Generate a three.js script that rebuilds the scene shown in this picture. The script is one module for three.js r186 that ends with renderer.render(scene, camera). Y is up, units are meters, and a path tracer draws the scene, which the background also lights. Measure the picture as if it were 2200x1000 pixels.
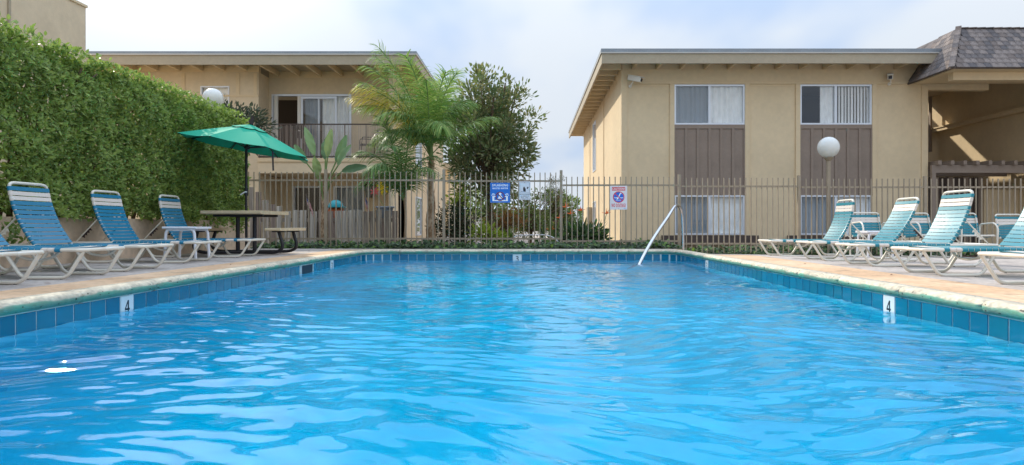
import * as THREE from 'three';
import { mergeGeometries, mergeVertices } from 'three/addons/utils/BufferGeometryUtils.js';
import { createNoise2D, createNoise3D } from 'simplex-noise';

// ------------------------------------------------------------------ camera, sky, sun, exposure
const W = 1024, H = 465;
const scene = new THREE.Scene();
const camera = new THREE.PerspectiveCamera(2 * Math.atan(500 / 1385) * 180 / Math.PI, W / H, 0.1, 900);
camera.position.set(0, 0.449, 0);
camera.lookAt(0, 0.449, -10);
camera.setViewOffset(2200, 1000, -40, 14, 2200, 1000);      // shifted lens: the vanishing point lies a little off centre

const renderer = new THREE.WebGLRenderer({ antialias: true });
renderer.setSize(W, H);
renderer.toneMapping = THREE.LinearToneMapping;
renderer.toneMappingExposure = 1.92;
renderer.shadowMap.enabled = true;

function rng(seed) { let a = seed >>> 0; return () => { a = (a + 0x6D2B79F5) | 0; let t = Math.imul(a ^ (a >>> 15), 1 | a); t = (t + Math.imul(t ^ (t >>> 7), 61 | t)) ^ t; return ((t ^ (t >>> 14)) >>> 0) / 4294967296; }; }
const noise2 = createNoise2D(rng(11)), noise3 = createNoise3D(rng(12));
const fbm3 = (x, y, z, o = 4) => { let s = 0, a = 1, t = 0; for (let i = 0; i < o; i++) { s += a * noise3(x, y, z); t += a; a *= 0.5; x *= 2.03; y *= 2.03; z *= 2.03; } return s / t; };
const smooth = (a, b, x) => { const t = Math.min(1, Math.max(0, (x - a) / (b - a))); return t * t * (3 - 2 * t); };

const sunDir = new THREE.Vector3(-0.6, 0.62, -1).normalize();
{ // hazy sky with thin cloud, brighter round the sun
  const w = 1024, h = 512, d = new Float32Array(w * h * 4);
  for (let j = 0; j < h; j++) for (let i = 0; i < w; i++) {
    const el = ((j + 0.5) / h - 0.5) * Math.PI, az = ((i + 0.5) / w - 0.5) * 2 * Math.PI;
    const x = Math.cos(el) * Math.cos(az), y = Math.sin(el), z = Math.cos(el) * Math.sin(az);
    const yy = Math.max(y, 0) + 0.18;
    const c = fbm3(x / yy * 0.9 + 3.1, 5.7, z / yy * 0.55 + 1.3, 5);
    const cloud = smooth(-0.58, 0.18, c) * (1 - 0.55 * smooth(0.3, 0.85, y));   // clearer, bluer air overhead
    const s = Math.max(0, x * sunDir.x + y * sunDir.y + z * sunDir.z), ang = Math.acos(Math.min(1, s));
    const glow = 0.10 * Math.exp(-ang / 0.4) + 1.4 * Math.exp(-ang * ang / 0.03);
    const low = Math.exp(-Math.max(y, 0) * 5);
    const lift = 0.74 * (1 + 1.75 * Math.max(0, y) ** 2);   // thin overcast: brighter overhead than at the horizon
    const col = [0.32 + 0.06 * low, 0.42 + 0.045 * low, 0.595].map((b, k) => {
      const white = [0.50, 0.545, 0.60][k] * lift; b *= lift;
      return (b * (1 - cloud) + white * cloud) * (1 + glow * [1.05, 1, 0.95][k]);
    });
    const k = (j * w + i) * 4; d[k] = col[0]; d[k + 1] = col[1]; d[k + 2] = col[2]; d[k + 3] = 1;
  }
  const t = new THREE.DataTexture(d, w, h, THREE.RGBAFormat, THREE.FloatType);
  t.mapping = THREE.EquirectangularReflectionMapping; t.magFilter = t.minFilter = THREE.LinearFilter; t.needsUpdate = true;
  scene.background = t; scene.environment = t;
}
const sun = new THREE.DirectionalLight(new THREE.Color().setRGB(1, 0.92, 0.78), 2.0);
sun.position.copy(sunDir).multiplyScalar(60); sun.target.position.set(0, 0, -10);
sun.castShadow = true; sun.shadow.mapSize.set(4096, 4096); sun.shadow.radius = 2;
Object.assign(sun.shadow.camera, { left: -35, right: 35, top: 35, bottom: -35, near: 1, far: 160 });
scene.add(sun, sun.target);

// ------------------------------------------------------------------ helpers
const used = {};
function numbered(n) { const k = used[n] = (used[n] ?? -1) + 1; return k ? `${n}_${String(k).padStart(3, '0')}` : n; }
function mesh(name, geo, mat, parent = scene) {
  const m = new THREE.Mesh(geo, mat); m.name = parent === scene ? numbered(name) : name; m.castShadow = m.receiveShadow = true; parent.add(m); return m;
}
function tag(o, label, category, group) { o.userData.label = label; o.userData.category = category; if (group) o.userData.group = group; return o; }
function struct(o) { o.userData.kind = 'structure'; return o; }
function stuff(o) { o.userData.kind = 'stuff'; return o; }
function thing(name, label, category, pos = [0, 0, 0], turn = 0, group) {
  const g = new THREE.Group(); g.name = numbered(name); g.position.set(...pos); g.rotation.y = turn; scene.add(g); return tag(g, label, category, group);
}
function part(name, parent) { const g = new THREE.Group(); g.name = name; parent.add(g); return g; }
function copy(src, label, pos, turn = src.rotation.y, group) {
  const c = src.clone(); c.name = numbered(src.name.replace(/_\d{3}$/, '')); c.userData = { ...src.userData }; if (label) c.userData.label = label; if (group) c.userData.group = group;
  c.position.set(...pos); c.rotation.y = turn; scene.add(c); return c;
}
const V = (x, y, z) => new THREE.Vector3(x, y, z);
function box(w, h, d, x = 0, y = 0, z = 0, rx = 0, ry = 0, rz = 0) {   // chamfered when thick enough
  const g = new THREE.BoxGeometry(w, h, d); boxUV(g, w, h, d);
  if (rx || ry || rz) g.applyMatrix4(new THREE.Matrix4().makeRotationFromEuler(new THREE.Euler(rx, ry, rz)));
  return g.translate(x, y, z);
}
function boxUV(g, w, h, d) {
  const u = g.attributes.uv, s = [[d, h], [d, h], [w, d], [w, d], [w, h], [w, h]];
  for (let i = 0; i < 24; i++) { const f = i >> 2; u.setXY(i, u.getX(i) * s[f][0], u.getY(i) * s[f][1]); }
}
function bbox(x0, x1, y0, y1, z0, z1) { return box(x1 - x0, y1 - y0, z1 - z0, (x0 + x1) / 2, (y0 + y1) / 2, (z0 + z1) / 2); }
function cham(w, h, d, c = 0.006) {           // box with bevelled edges, centred
  const s = new THREE.Shape(); const a = w / 2 - c, b = h / 2 - c;
  s.moveTo(-a, -b); s.lineTo(a, -b); s.lineTo(a, b); s.lineTo(-a, b); s.closePath();
  return new THREE.ExtrudeGeometry(s, { depth: d - 2 * c, bevelEnabled: true, bevelThickness: c, bevelSize: c, bevelSegments: 1, curveSegments: 1 }).translate(0, 0, -d / 2 + c);
}
function cyl(r0, r1, h, x, y, z, seg = 14) { return new THREE.CylinderGeometry(r1, r0, h, seg).translate(x, y, z); }
function merge(list) {
  const l = list.map(g => { const n = g.index ? g.toNonIndexed() : g; for (const k of Object.keys(n.attributes)) if (!['position', 'normal', 'uv'].includes(k)) n.deleteAttribute(k); return n; });
  return mergeGeometries(l, false);
}
function tube(pts, r, seg = 24, rad = 8, tension = 0.5) {
  return new THREE.TubeGeometry(new THREE.CatmullRomCurve3(pts.map(p => p.isVector3 ? p : V(...p)), false, 'catmullrom', tension), seg, r, rad, false);
}
function bentTube(pts, r, bend = 0.06, rad = 8) {   // straight runs with rounded bends
  const P = pts.map(p => V(...p)), path = new THREE.CurvePath(); let last = P[0];
  for (let i = 1; i < P.length - 1; i++) {
    const a = P[i].clone().add(P[i - 1].clone().sub(P[i]).setLength(Math.min(bend, P[i - 1].distanceTo(P[i]) * 0.48)));
    const b = P[i].clone().add(P[i + 1].clone().sub(P[i]).setLength(Math.min(bend, P[i + 1].distanceTo(P[i]) * 0.48)));
    path.add(new THREE.LineCurve3(last, a)); path.add(new THREE.QuadraticBezierCurve3(a, P[i], b)); last = b;
  }
  path.add(new THREE.LineCurve3(last, P[P.length - 1]));
  const q = []; for (const c of path.curves) { const n = c.isLineCurve3 ? 1 : 5; for (let k = 0; k < n; k++) q.push(c.getPoint(k / n)); } q.push(P[P.length - 1]);
  const poly = new THREE.CurvePath(); for (let i = 1; i < q.length; i++) if (q[i].distanceTo(q[i - 1]) > 1e-5) poly.add(new THREE.LineCurve3(q[i - 1], q[i]));
  // sweep by hand to keep rings at the joints
  const pos = [], idx = [], n = q.length; let up = V(0, 1, 0);
  for (let i = 0; i < n; i++) {
    const t = q[Math.min(i + 1, n - 1)].clone().sub(q[Math.max(i - 1, 0)]).normalize();
    let s = up.clone().addScaledVector(t, -up.dot(t)); if (s.lengthSq() < 1e-4) s = V(1, 0.3, 0.2).addScaledVector(t, -V(1, 0.3, 0.2).dot(t)); s.normalize(); up = s;
    const u = t.clone().cross(s);
    for (let k = 0; k < rad; k++) { const a = k / rad * 2 * Math.PI; pos.push(q[i].x + r * (Math.cos(a) * s.x + Math.sin(a) * u.x), q[i].y + r * (Math.cos(a) * s.y + Math.sin(a) * u.y), q[i].z + r * (Math.cos(a) * s.z + Math.sin(a) * u.z)); }
  }
  for (let i = 0; i < n - 1; i++) for (let k = 0; k < rad; k++) { const a = i * rad + k, b = i * rad + (k + 1) % rad, c = a + rad, e = b + rad; idx.push(a, b, c, b, e, c); }
  const c0 = n * rad; pos.push(...q[0].toArray(), ...q[n - 1].toArray());
  for (let k = 0; k < rad; k++) { idx.push(c0, (k + 1) % rad, k); idx.push(c0 + 1, (n - 1) * rad + k, (n - 1) * rad + (k + 1) % rad); }
  const g = new THREE.BufferGeometry(); g.setAttribute('position', new THREE.Float32BufferAttribute(pos, 3)); g.setIndex(idx);
  g.setAttribute('uv', new THREE.Float32BufferAttribute(new Float32Array(pos.length / 3 * 2), 2)); g.computeVertexNormals(); return g;
}
function wallShape(x0, x1, y0, y1, holes, depth) {   // wall in the xy plane with openings, extruded to -z by depth
  const s = new THREE.Shape(); s.moveTo(x0, y0); s.lineTo(x1, y0); s.lineTo(x1, y1); s.lineTo(x0, y1); s.closePath();
  for (const [a, b, c, d] of holes) { const p = new THREE.Path(); p.moveTo(a, c); p.lineTo(a, d); p.lineTo(b, d); p.lineTo(b, c); p.closePath(); s.holes.push(p); }
  return new THREE.ExtrudeGeometry(s, { depth, bevelEnabled: false }).translate(0, 0, -depth);
}

// ------------------------------------------------------------------ textures and materials
function noiseTex(size, metres, fn, srgb = true) {      // fn(u, v in 0..1 periodic) -> [r, g, b] 0..255
  const d = new Uint8Array(size * size * 4);
  for (let j = 0; j < size; j++) for (let i = 0; i < size; i++) { const c = fn(i / size, j / size), k = (j * size + i) * 4; d[k] = c[0]; d[k + 1] = c[1]; d[k + 2] = c[2]; d[k + 3] = 255; }
  const t = new THREE.DataTexture(d, size, size); t.wrapS = t.wrapT = THREE.RepeatWrapping; t.magFilter = THREE.LinearFilter; t.minFilter = THREE.LinearFilter;
  if (srgb) t.colorSpace = THREE.SRGBColorSpace; t.repeat.set(1 / metres[0], 1 / metres[1]); t.needsUpdate = true; return t;
}
const lattice = new Float32Array(65536).map((_, i) => { let h = Math.imul(i ^ 0x9E3779B9, 0x85EBCA6B); h ^= h >>> 13; h = Math.imul(h, 0xC2B2AE35); h ^= h >>> 16; return (h >>> 0) / 2147483648 - 1; });
function vnoise(x, y, px, py, k) {      // value noise on a lattice that wraps after px, py cells
  const xi = Math.floor(x), yi = Math.floor(y), fx = x - xi, fy = y - yi, sx = fx * fx * fx * (fx * (fx * 6 - 15) + 10), sy = fy * fy * fy * (fy * (fy * 6 - 15) + 10);
  const q = (a, b) => lattice[(((a % px + px) % px) * 73 + ((b % py + py) % py) * 4133 + k * 977) & 65535];
  const a = q(xi, yi), b = q(xi + 1, yi), c = q(xi, yi + 1), d = q(xi + 1, yi + 1);
  return (a + (b - a) * sx) * (1 - sy) + (c + (d - c) * sx) * sy;
}
const torus = (u, v, f, k = 0, o = 3, fy = f) => {      // periodic fbm, f cells across and fy cells up
  let s = 0, a = 1, t = 0; f = Math.max(1, Math.round(f)); fy = Math.max(1, Math.round(fy));
  for (let i = 0; i < o; i++) { s += a * vnoise(u * f + 0.37 * i, v * fy + 0.61 * i, f, fy, k + i * 13); t += a * 0.75; a *= 0.55; f *= 2; fy *= 2; }
  return s / t;
};
const sq = (c) => Math.max(0, Math.min(255, c));
const tint = (rgb, f) => rgb.map(c => sq(c * f));
const stuccoTex = (rgb, amp, m = 3.1) => noiseTex(512, [m, m], (u, v) => { const n = torus(u, v, 5, 1, 4) * 0.6 + torus(u, v, 34, 7, 2) * 0.4; const st = torus(u, v, 6, 21, 3, 3); const f = 1 + amp * n - Math.max(0, st - 0.25) * amp * 1.1; return [sq(rgb[0] * f), sq(rgb[1] * f), sq(rgb[2] * (f - 0.01))]; });
const stuccoBump = noiseTex(512, [0.9, 0.9], (u, v) => { const n = 128 + 90 * torus(u, v, 60, 3, 3); return [n, n, n]; }, false);
const M = {};
const std = (o) => new THREE.MeshStandardMaterial({ roughness: 0.8, metalness: 0, ...o });
const phys = (o) => new THREE.MeshPhysicalMaterial({ roughness: 0.5, metalness: 0, ...o });
const S = (r, g, b) => new THREE.Color().setRGB(r / 255, g / 255, b / 255, THREE.SRGBColorSpace);
M.stucco = std({ map: stuccoTex([226, 204, 169], 0.035), bumpMap: stuccoBump, bumpScale: 0.002, roughness: 0.92 });
M.stuccoTrim = std({ map: stuccoTex([224, 201, 165], 0.03, 2.3), roughness: 0.8 });
M.stuccoPink = std({ map: stuccoTex([222, 202, 172], 0.04), bumpMap: stuccoBump, bumpScale: 0.002, roughness: 0.92 });
M.retaining = std({ map: stuccoTex([214, 188, 162], 0.13, 2.2), bumpMap: stuccoBump, bumpScale: 0.005, roughness: 0.95 });
M.fascia = std({ map: stuccoTex([174, 160, 137], 0.05, 1.7), roughness: 0.7 });
M.gutter = std({ map: stuccoTex([140, 146, 152], 0.10, 0.8), roughness: 0.45, metalness: 0.4 });
M.lip = std({ color: S(196, 190, 180), roughness: 0.5 });
M.brown = std({ map: stuccoTex([148, 131, 118], 0.05, 1.3), roughness: 0.75 });
M.brownDark = std({ map: stuccoTex([84, 72, 66], 0.12, 1.1), roughness: 0.8 });
M.alu = std({ color: S(222, 226, 232), roughness: 0.35, metalness: 0.35 });
M.glass = phys({ color: 0xffffff, transmission: 1, thickness: 0, roughness: 0.02, ior: 1.52 });
M.curtain = std({ map: noiseTex(256, [0.6, 2], (u, v) => { const n = torus(u, v, 12, 5, 2) * 8; return [234 + n, 236 + n, 234 + n]; }), roughness: 0.9 });
M.curtainGrey = std({ color: S(140, 150, 158), roughness: 0.9 });
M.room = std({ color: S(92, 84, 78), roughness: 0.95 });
M.fence = std({ map: stuccoTex([160, 144, 123], 0.10, 0.4), roughness: 0.55 });
M.white = std({ color: S(232, 226, 214), roughness: 0.35 });
M.whitePlastic = std({ color: S(236, 235, 238), roughness: 0.4 });
M.tubeW = phys({ color: S(231, 222, 205), roughness: 0.34, clearcoat: 0.3, clearcoatRoughness: 0.25 });
M.strapT = phys({ color: S(0, 126, 140), roughness: 0.36, clearcoat: 0.3, clearcoatRoughness: 0.3 });
M.strapB = phys({ color: S(0, 120, 154), roughness: 0.4, clearcoat: 0.2, clearcoatRoughness: 0.3 });
M.strapW = phys({ color: S(228, 214, 200), roughness: 0.4, clearcoat: 0.2, clearcoatRoughness: 0.3 });
M.black = std({ color: S(38, 36, 40), roughness: 0.45 });
M.bracket = std({ color: S(52, 36, 32), roughness: 0.6 });
M.steel = std({ color: S(205, 206, 208), roughness: 0.18, metalness: 1 });
M.deck = std({ map: noiseTex(1024, [5.3, 5.3], (u, v) => { const n = torus(u, v, 7, 2, 5), g = torus(u, v, 150, 9, 2), st = torus(u, v, 18, 31, 3); const f = 1 + 0.09 * n + 0.09 * g - Math.max(0, st - 0.2) * 0.25; return [sq(178 * f), sq(166 * f), sq(156 * f)]; }), bumpMap: stuccoBump, bumpScale: 0.003, roughness: 0.85 });
M.band = std({ map: noiseTex(1024, [4.1, 4.1], (u, v) => { const n = torus(u, v, 9, 14, 5), g = torus(u, v, 120, 19, 2), st = torus(u, v, 26, 41, 3); const f = 1 + 0.07 * n + 0.07 * g; const pale = Math.max(0, n + 0.1) * 0.35; const dirt = Math.max(0, st - 0.5) * 0.35; return [sq(204 * f * (1 - dirt) + 10 * pale), sq((166 + 30 * pale) * f * (1 - dirt)), sq((128 + 46 * pale) * f * (1 - dirt))]; }), bumpMap: stuccoBump, bumpScale: 0.003, roughness: 0.8 });
M.coping = std({ map: (() => {   // v runs over the profile: concrete top and nose, then the green stained underside
  const w = 1024, h = 128, d = new Uint8Array(w * h * 4);
  for (let j = 0; j < h; j++) for (let i = 0; i < w; i++) {
    const u = i / w, v = j / h, n = torus(u, v, 40, 3, 4, 3), g = torus(u, v, 190, 8, 2, 16);
    let c = [204, 191, 166].map(x => x * (1 + 0.08 * n + 0.1 * g));
    const edge = 0.775 + 0.035 * torus(u, 0.3, 30, 5, 4), k = smooth(edge - 0.02, edge + 0.03, v) * (0.75 + 0.25 * n);
    const gr = [86, 150, 124].map(x => x * (1 + 0.15 * n)); c = c.map((x, q) => x * (1 - k) + gr[q] * k);
    const low = smooth(0.965, 0.98, v); c = c.map((x, q) => x * (1 - low) + [206, 208, 198][q] * low);
    if (torus(u, v, 170, 77, 1, 16) > 1.22) c = c.map(x => x * 0.45);
    const o = (j * w + i) * 4; d[o] = sq(c[0]); d[o + 1] = sq(c[1]); d[o + 2] = sq(c[2]); d[o + 3] = 255;
  }
  const t = new THREE.DataTexture(d, w, h); t.colorSpace = THREE.SRGBColorSpace; t.wrapS = THREE.RepeatWrapping; t.wrapT = THREE.ClampToEdgeWrapping; t.magFilter = THREE.LinearFilter; t.minFilter = THREE.LinearFilter; t.repeat.set(1 / 5.2, 1); t.needsUpdate = true; return t;
})(), bumpMap: stuccoBump, bumpScale: 0.002, roughness: 0.8 });
M.tiles = [[2, 112, 142], [0, 105, 136], [8, 118, 148], [4, 108, 132]].map(c => phys({ color: S(...c), roughness: 0.12, clearcoat: 0.6, clearcoatRoughness: 0.06 }));
M.grout = std({ map: stuccoTex([206, 214, 212], 0.1, 0.5), roughness: 0.85 });
M.plaster = std({ map: noiseTex(512, [3, 3], (u, v) => { const n = torus(u, v, 9, 4, 4), f = 1 + 0.05 * n; return [sq(150 * f), sq(216 * f), sq(232 * f)]; }), roughness: 0.9 });
M.water = phys({ color: 0xffffff, transmission: 1, thickness: 2, roughness: 0.0, ior: 1.29, attenuationColor: new THREE.Color().setRGB(0.004, 0.75, 0.95), attenuationDistance: 2.6 });
M.soil = std({ map: stuccoTex([92, 74, 58], 0.25, 1.2), roughness: 1 });
M.ground = std({ map: stuccoTex([150, 140, 124], 0.15, 4), roughness: 1 });
M.bark = std({ map: stuccoTex([112, 92, 74], 0.3, 0.5), roughness: 0.95 });
M.palmBark = std({ map: noiseTex(256, [0.5, 0.25], (u, v) => { const n = torus(u, v, 9, 2, 3) * 34, r = Math.sin(v * Math.PI * 2) * 12; return [sq(168 + n + r), sq(138 + n + r), sq(108 + n + r)]; }), roughness: 0.95 });
M.wood = [[172, 160, 148], [150, 138, 126], [186, 178, 168], [140, 124, 114]].map((c, i) => std({ map: noiseTex(256, [0.3, 1.9], (u, v) => { const g = torus(u, v, 22, 3 + i * 9, 4, 4), k = torus(u, v, 6, 17 + i, 2); const f = 1 + 0.25 * g + 0.1 * k; return tint(c, f); }), roughness: 0.95 }));
M.shingle = [[122, 112, 108], [108, 100, 98], [134, 122, 116], [116, 104, 98], [98, 92, 92]].map(c => std({ map: stuccoTex(c, 0.25, 0.35), bumpMap: stuccoBump, bumpScale: 0.004, roughness: 0.95 }));
M.globe = phys({ color: S(244, 243, 236), roughness: 0.22, transmission: 0.25, thickness: 0, clearcoat: 0.3 });
M.canopy = std({ color: S(0, 160, 126), roughness: 0.85, side: THREE.DoubleSide });
M.tableTop = std({ map: stuccoTex([206, 184, 150], 0.12, 0.4), roughness: 0.8 });
M.stalk = std({ color: S(120, 140, 80), roughness: 0.7 });
M.orange = std({ color: S(240, 100, 30), roughness: 0.6 });
const leafMat = (tr = 0.35) => phys({ color: 0xffffff, vertexColors: true, roughness: 0.92, clearcoat: 0.35, clearcoatRoughness: 0.35, transmission: tr, thickness: 0, side: THREE.DoubleSide, specularIntensity: 0.6 });
M.leaf = leafMat(0.45); M.leafDull = leafMat(0.22); M.frond = leafMat(0.42);

// ------------------------------------------------------------------ leaves
class Leaves {
  constructor() { this.p = []; this.c = []; }
  add(base, dir, nrm, len, wid, col, fold = 0.18, droop = 0) {   // an elliptic leaf of six faces, creased along the midrib
    const t = dir.clone().normalize(), n = nrm.clone().addScaledVector(t, -nrm.dot(t)).normalize(), s = t.clone().cross(n);
    const pt = (u, w) => [base.x + t.x * u * len + s.x * w * wid + n.x * (Math.abs(w) * wid * fold * 2 - droop * u * u * len), base.y + t.y * u * len + s.y * w * wid + n.y * (Math.abs(w) * wid * fold * 2 - droop * u * u * len), base.z + t.z * u * len + s.z * w * wid + n.z * (Math.abs(w) * wid * fold * 2 - droop * u * u * len)];
    const b = pt(0, 0), m = pt(0.55, 0), e = pt(1, 0), l1 = pt(0.3, 0.45), l2 = pt(0.68, 0.42), r1 = pt(0.3, -0.45), r2 = pt(0.68, -0.42);
    this.p.push(...b, ...m, ...l1, ...l1, ...m, ...l2, ...l2, ...m, ...e, ...b, ...r1, ...m, ...r1, ...r2, ...m, ...r2, ...e, ...m);
    for (let i = 0; i < 18; i++) this.c.push(col[0], col[1], col[2]);
  }
  blade(base, dir, nrm, len, wid, col, droop = 0.2, seg = 3) {   // long narrow leaflet
    const t = dir.clone().normalize(), n = nrm.clone().addScaledVector(t, -nrm.dot(t)).normalize(), s = t.clone().cross(n);
    let pl, pr; const p0 = base.clone(), d = t.clone();
    for (let i = 0; i <= seg; i++) {
      const k = i / seg, w = wid * (i === 0 ? 0.5 : i === seg ? 0.04 : 1 - 0.45 * k), a = p0.clone().addScaledVector(s, w / 2), b = p0.clone().addScaledVector(s, -w / 2);
      if (i) { this.p.push(...pl.toArray(), ...pr.toArray(), ...b.toArray(), ...pl.toArray(), ...b.toArray(), ...a.toArray()); for (let q = 0; q < 6; q++) this.c.push(...col); }
      pl = a; pr = b; d.y -= droop / seg; d.normalize(); p0.addScaledVector(d, len / seg);
    }
  }
  geo() { const g = new THREE.BufferGeometry(); g.setAttribute('position', new THREE.Float32BufferAttribute(this.p, 3)); g.setAttribute('color', new THREE.Float32BufferAttribute(this.c, 3)); g.setAttribute('uv', new THREE.Float32BufferAttribute(new Float32Array(this.p.length / 3 * 2), 2)); g.computeVertexNormals(); return g; }
}
const lin = (r, g, b) => { const c = S(r, g, b); return [c.r, c.g, c.b]; };
const mixc = (a, b, t) => a.map((x, i) => x + (b[i] - x) * t);
const unit = (r) => { const z = r() * 2 - 1, a = r() * 2 * Math.PI, k = Math.sqrt(1 - z * z); return V(k * Math.cos(a), z, k * Math.sin(a)); };

// ------------------------------------------------------------------ pool
const XL = -3.11, XR = 2.755, ZF = -12.2, ZN = -0.9, RC = 0.45, PITCH = 0.165, TILE_TOP = -0.084, WATER = -0.2;
const outline = [];   // {x, z, nx, nz} running left side -> far end -> right side, n points into the pool
{
  const line = (x0, z0, x1, z1, nx, nz, k) => { for (let i = 0; i < k; i++) outline.push({ x: x0 + (x1 - x0) * i / k, z: z0 + (z1 - z0) * i / k, nx, nz }); };
  const arc = (cx, cz, a0, a1, k) => { for (let i = 0; i < k; i++) { const a = a0 + (a1 - a0) * i / k; outline.push({ x: cx + RC * Math.cos(a), z: cz + RC * Math.sin(a), nx: -Math.cos(a), nz: -Math.sin(a) }); } };
  line(XL, ZN, XL, ZF + RC, 1, 0, 8);
  arc(XL + RC, ZF + RC, Math.PI, 1.5 * Math.PI, 8);
  line(XL + RC, ZF, XR - RC, ZF, 0, 1, 4);
  arc(XR - RC, ZF + RC, 1.5 * Math.PI, 2 * Math.PI, 8);
  line(XR, ZF + RC, XR, ZN, -1, 0, 8);
  outline.push({ x: XR, z: ZN, nx: -1, nz: 0 });
}
const cum = [0]; for (let i = 1; i < outline.length; i++) cum.push(cum[i - 1] + Math.hypot(outline[i].x - outline[i - 1].x, outline[i].z - outline[i - 1].z));
const LEN = cum[cum.length - 1];
function along(s) {
  s = Math.max(0, Math.min(LEN, s)); let i = 0; while (i < cum.length - 2 && cum[i + 1] < s) i++;
  const t = (s - cum[i]) / (cum[i + 1] - cum[i]), a = outline[i], b = outline[i + 1]; let nx = a.nx + (b.nx - a.nx) * t, nz = a.nz + (b.nz - a.nz) * t; const l = Math.hypot(nx, nz);
  return { x: a.x + (b.x - a.x) * t, z: a.z + (b.z - a.z) * t, nx: nx / l, nz: nz / l };
}
function sweep(prof, s0, s1, steps) {   // profile of [offset into pool, y]; closed ends; uv: metres along, fraction round the profile
  const pos = [], uv = [], idx = [], n = prof.length, pl = [0];
  for (let i = 1; i < n; i++) pl.push(pl[i - 1] + Math.hypot(prof[i][0] - prof[i - 1][0], prof[i][1] - prof[i - 1][1]));
  for (let k = 0; k <= steps; k++) { const s = s0 + (s1 - s0) * k / steps, a = along(s); for (let i = 0; i < n; i++) { pos.push(a.x + a.nx * prof[i][0], prof[i][1], a.z + a.nz * prof[i][0]); uv.push(s, pl[i] / pl[n - 1]); } }
  for (let k = 0; k < steps; k++) for (let i = 0; i < n - 1; i++) { const a = k * n + i, b = a + 1, c = a + n, d = c + 1; idx.push(a, b, c, b, d, c); }
  const cap = (k, flip) => { const tri = THREE.ShapeUtils.triangulateShape(prof.map(p => new THREE.Vector2(p[0], p[1])), []); for (const [a, b, c] of tri) idx.push(k * n + a, k * n + (flip ? c : b), k * n + (flip ? b : c)); };
  let g = new THREE.BufferGeometry(); g.setAttribute('position', new THREE.Float32BufferAttribute(pos, 3)); g.setAttribute('uv', new THREE.Float32BufferAttribute(uv, 2)); g.setIndex(idx);
  cap(0, false); cap(steps, true); g.setIndex(idx); g.computeVertexNormals(); return g;
}
const pool = thing('swimming_pool', 'long rectangular swimming pool with blue waterline tiles and concrete coping', 'pool'); struct(pool);
mesh('pool_wall', sweep([[-0.22, TILE_TOP - 0.004], [-0.0085, TILE_TOP - 0.004], [-0.0085, -0.26], [0, -0.262], [0, -1.85], [-0.22, -1.85], [-0.22, TILE_TOP - 0.004]], 0, LEN, 560), M.plaster, pool);
mesh('grout_bed', sweep([[-0.02, TILE_TOP - 0.001], [-0.0035, TILE_TOP - 0.001], [-0.0035, -0.258], [-0.02, -0.258], [-0.02, TILE_TOP - 0.001]], 0, LEN, 560), M.grout, pool);
mesh('pool_wall', bbox(XL - 0.2, XR + 0.2, -1.85, -0.05, ZN, ZN + 0.22), M.plaster, pool);
{ // floor sloping from three feet at the far end to the deep end
  const g = new THREE.BufferGeometry(), zs = [ZN + 0.1, -2.5, -4.9, -9, ZF - 0.1], ys = [-1.75, -1.6, -1.42, -1.2, -1.11], p = [], uv = [], ix = [];
  zs.forEach((z, i) => { for (const x of [XL - 0.1, XR + 0.1]) { p.push(x, ys[i], z); uv.push(x, z); } });
  for (let i = 0; i < 4; i++) { const a = i * 2; ix.push(a, a + 1, a + 2, a + 1, a + 3, a + 2); }
  g.setAttribute('position', new THREE.Float32BufferAttribute(p, 3)); g.setAttribute('uv', new THREE.Float32BufferAttribute(uv, 2)); g.setIndex(ix); g.computeVertexNormals();
  mesh('pool_floor', g, M.plaster, pool);
}
function numberTex(ch) {
  const c = document.createElement('canvas'); c.width = c.height = 128; const x = c.getContext('2d');
  x.fillStyle = '#e4e8e6'; x.fillRect(0, 0, 128, 128); x.fillStyle = '#23262a'; x.font = 'bold 112px sans-serif'; x.textAlign = 'center'; x.textBaseline = 'middle'; x.save(); x.translate(64, 68); x.scale(0.85, 1); x.fillText(ch, 0, 0); x.restore();
  const t = new THREE.CanvasTexture(c); t.colorSpace = THREE.SRGBColorSpace; return t;
}
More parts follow.
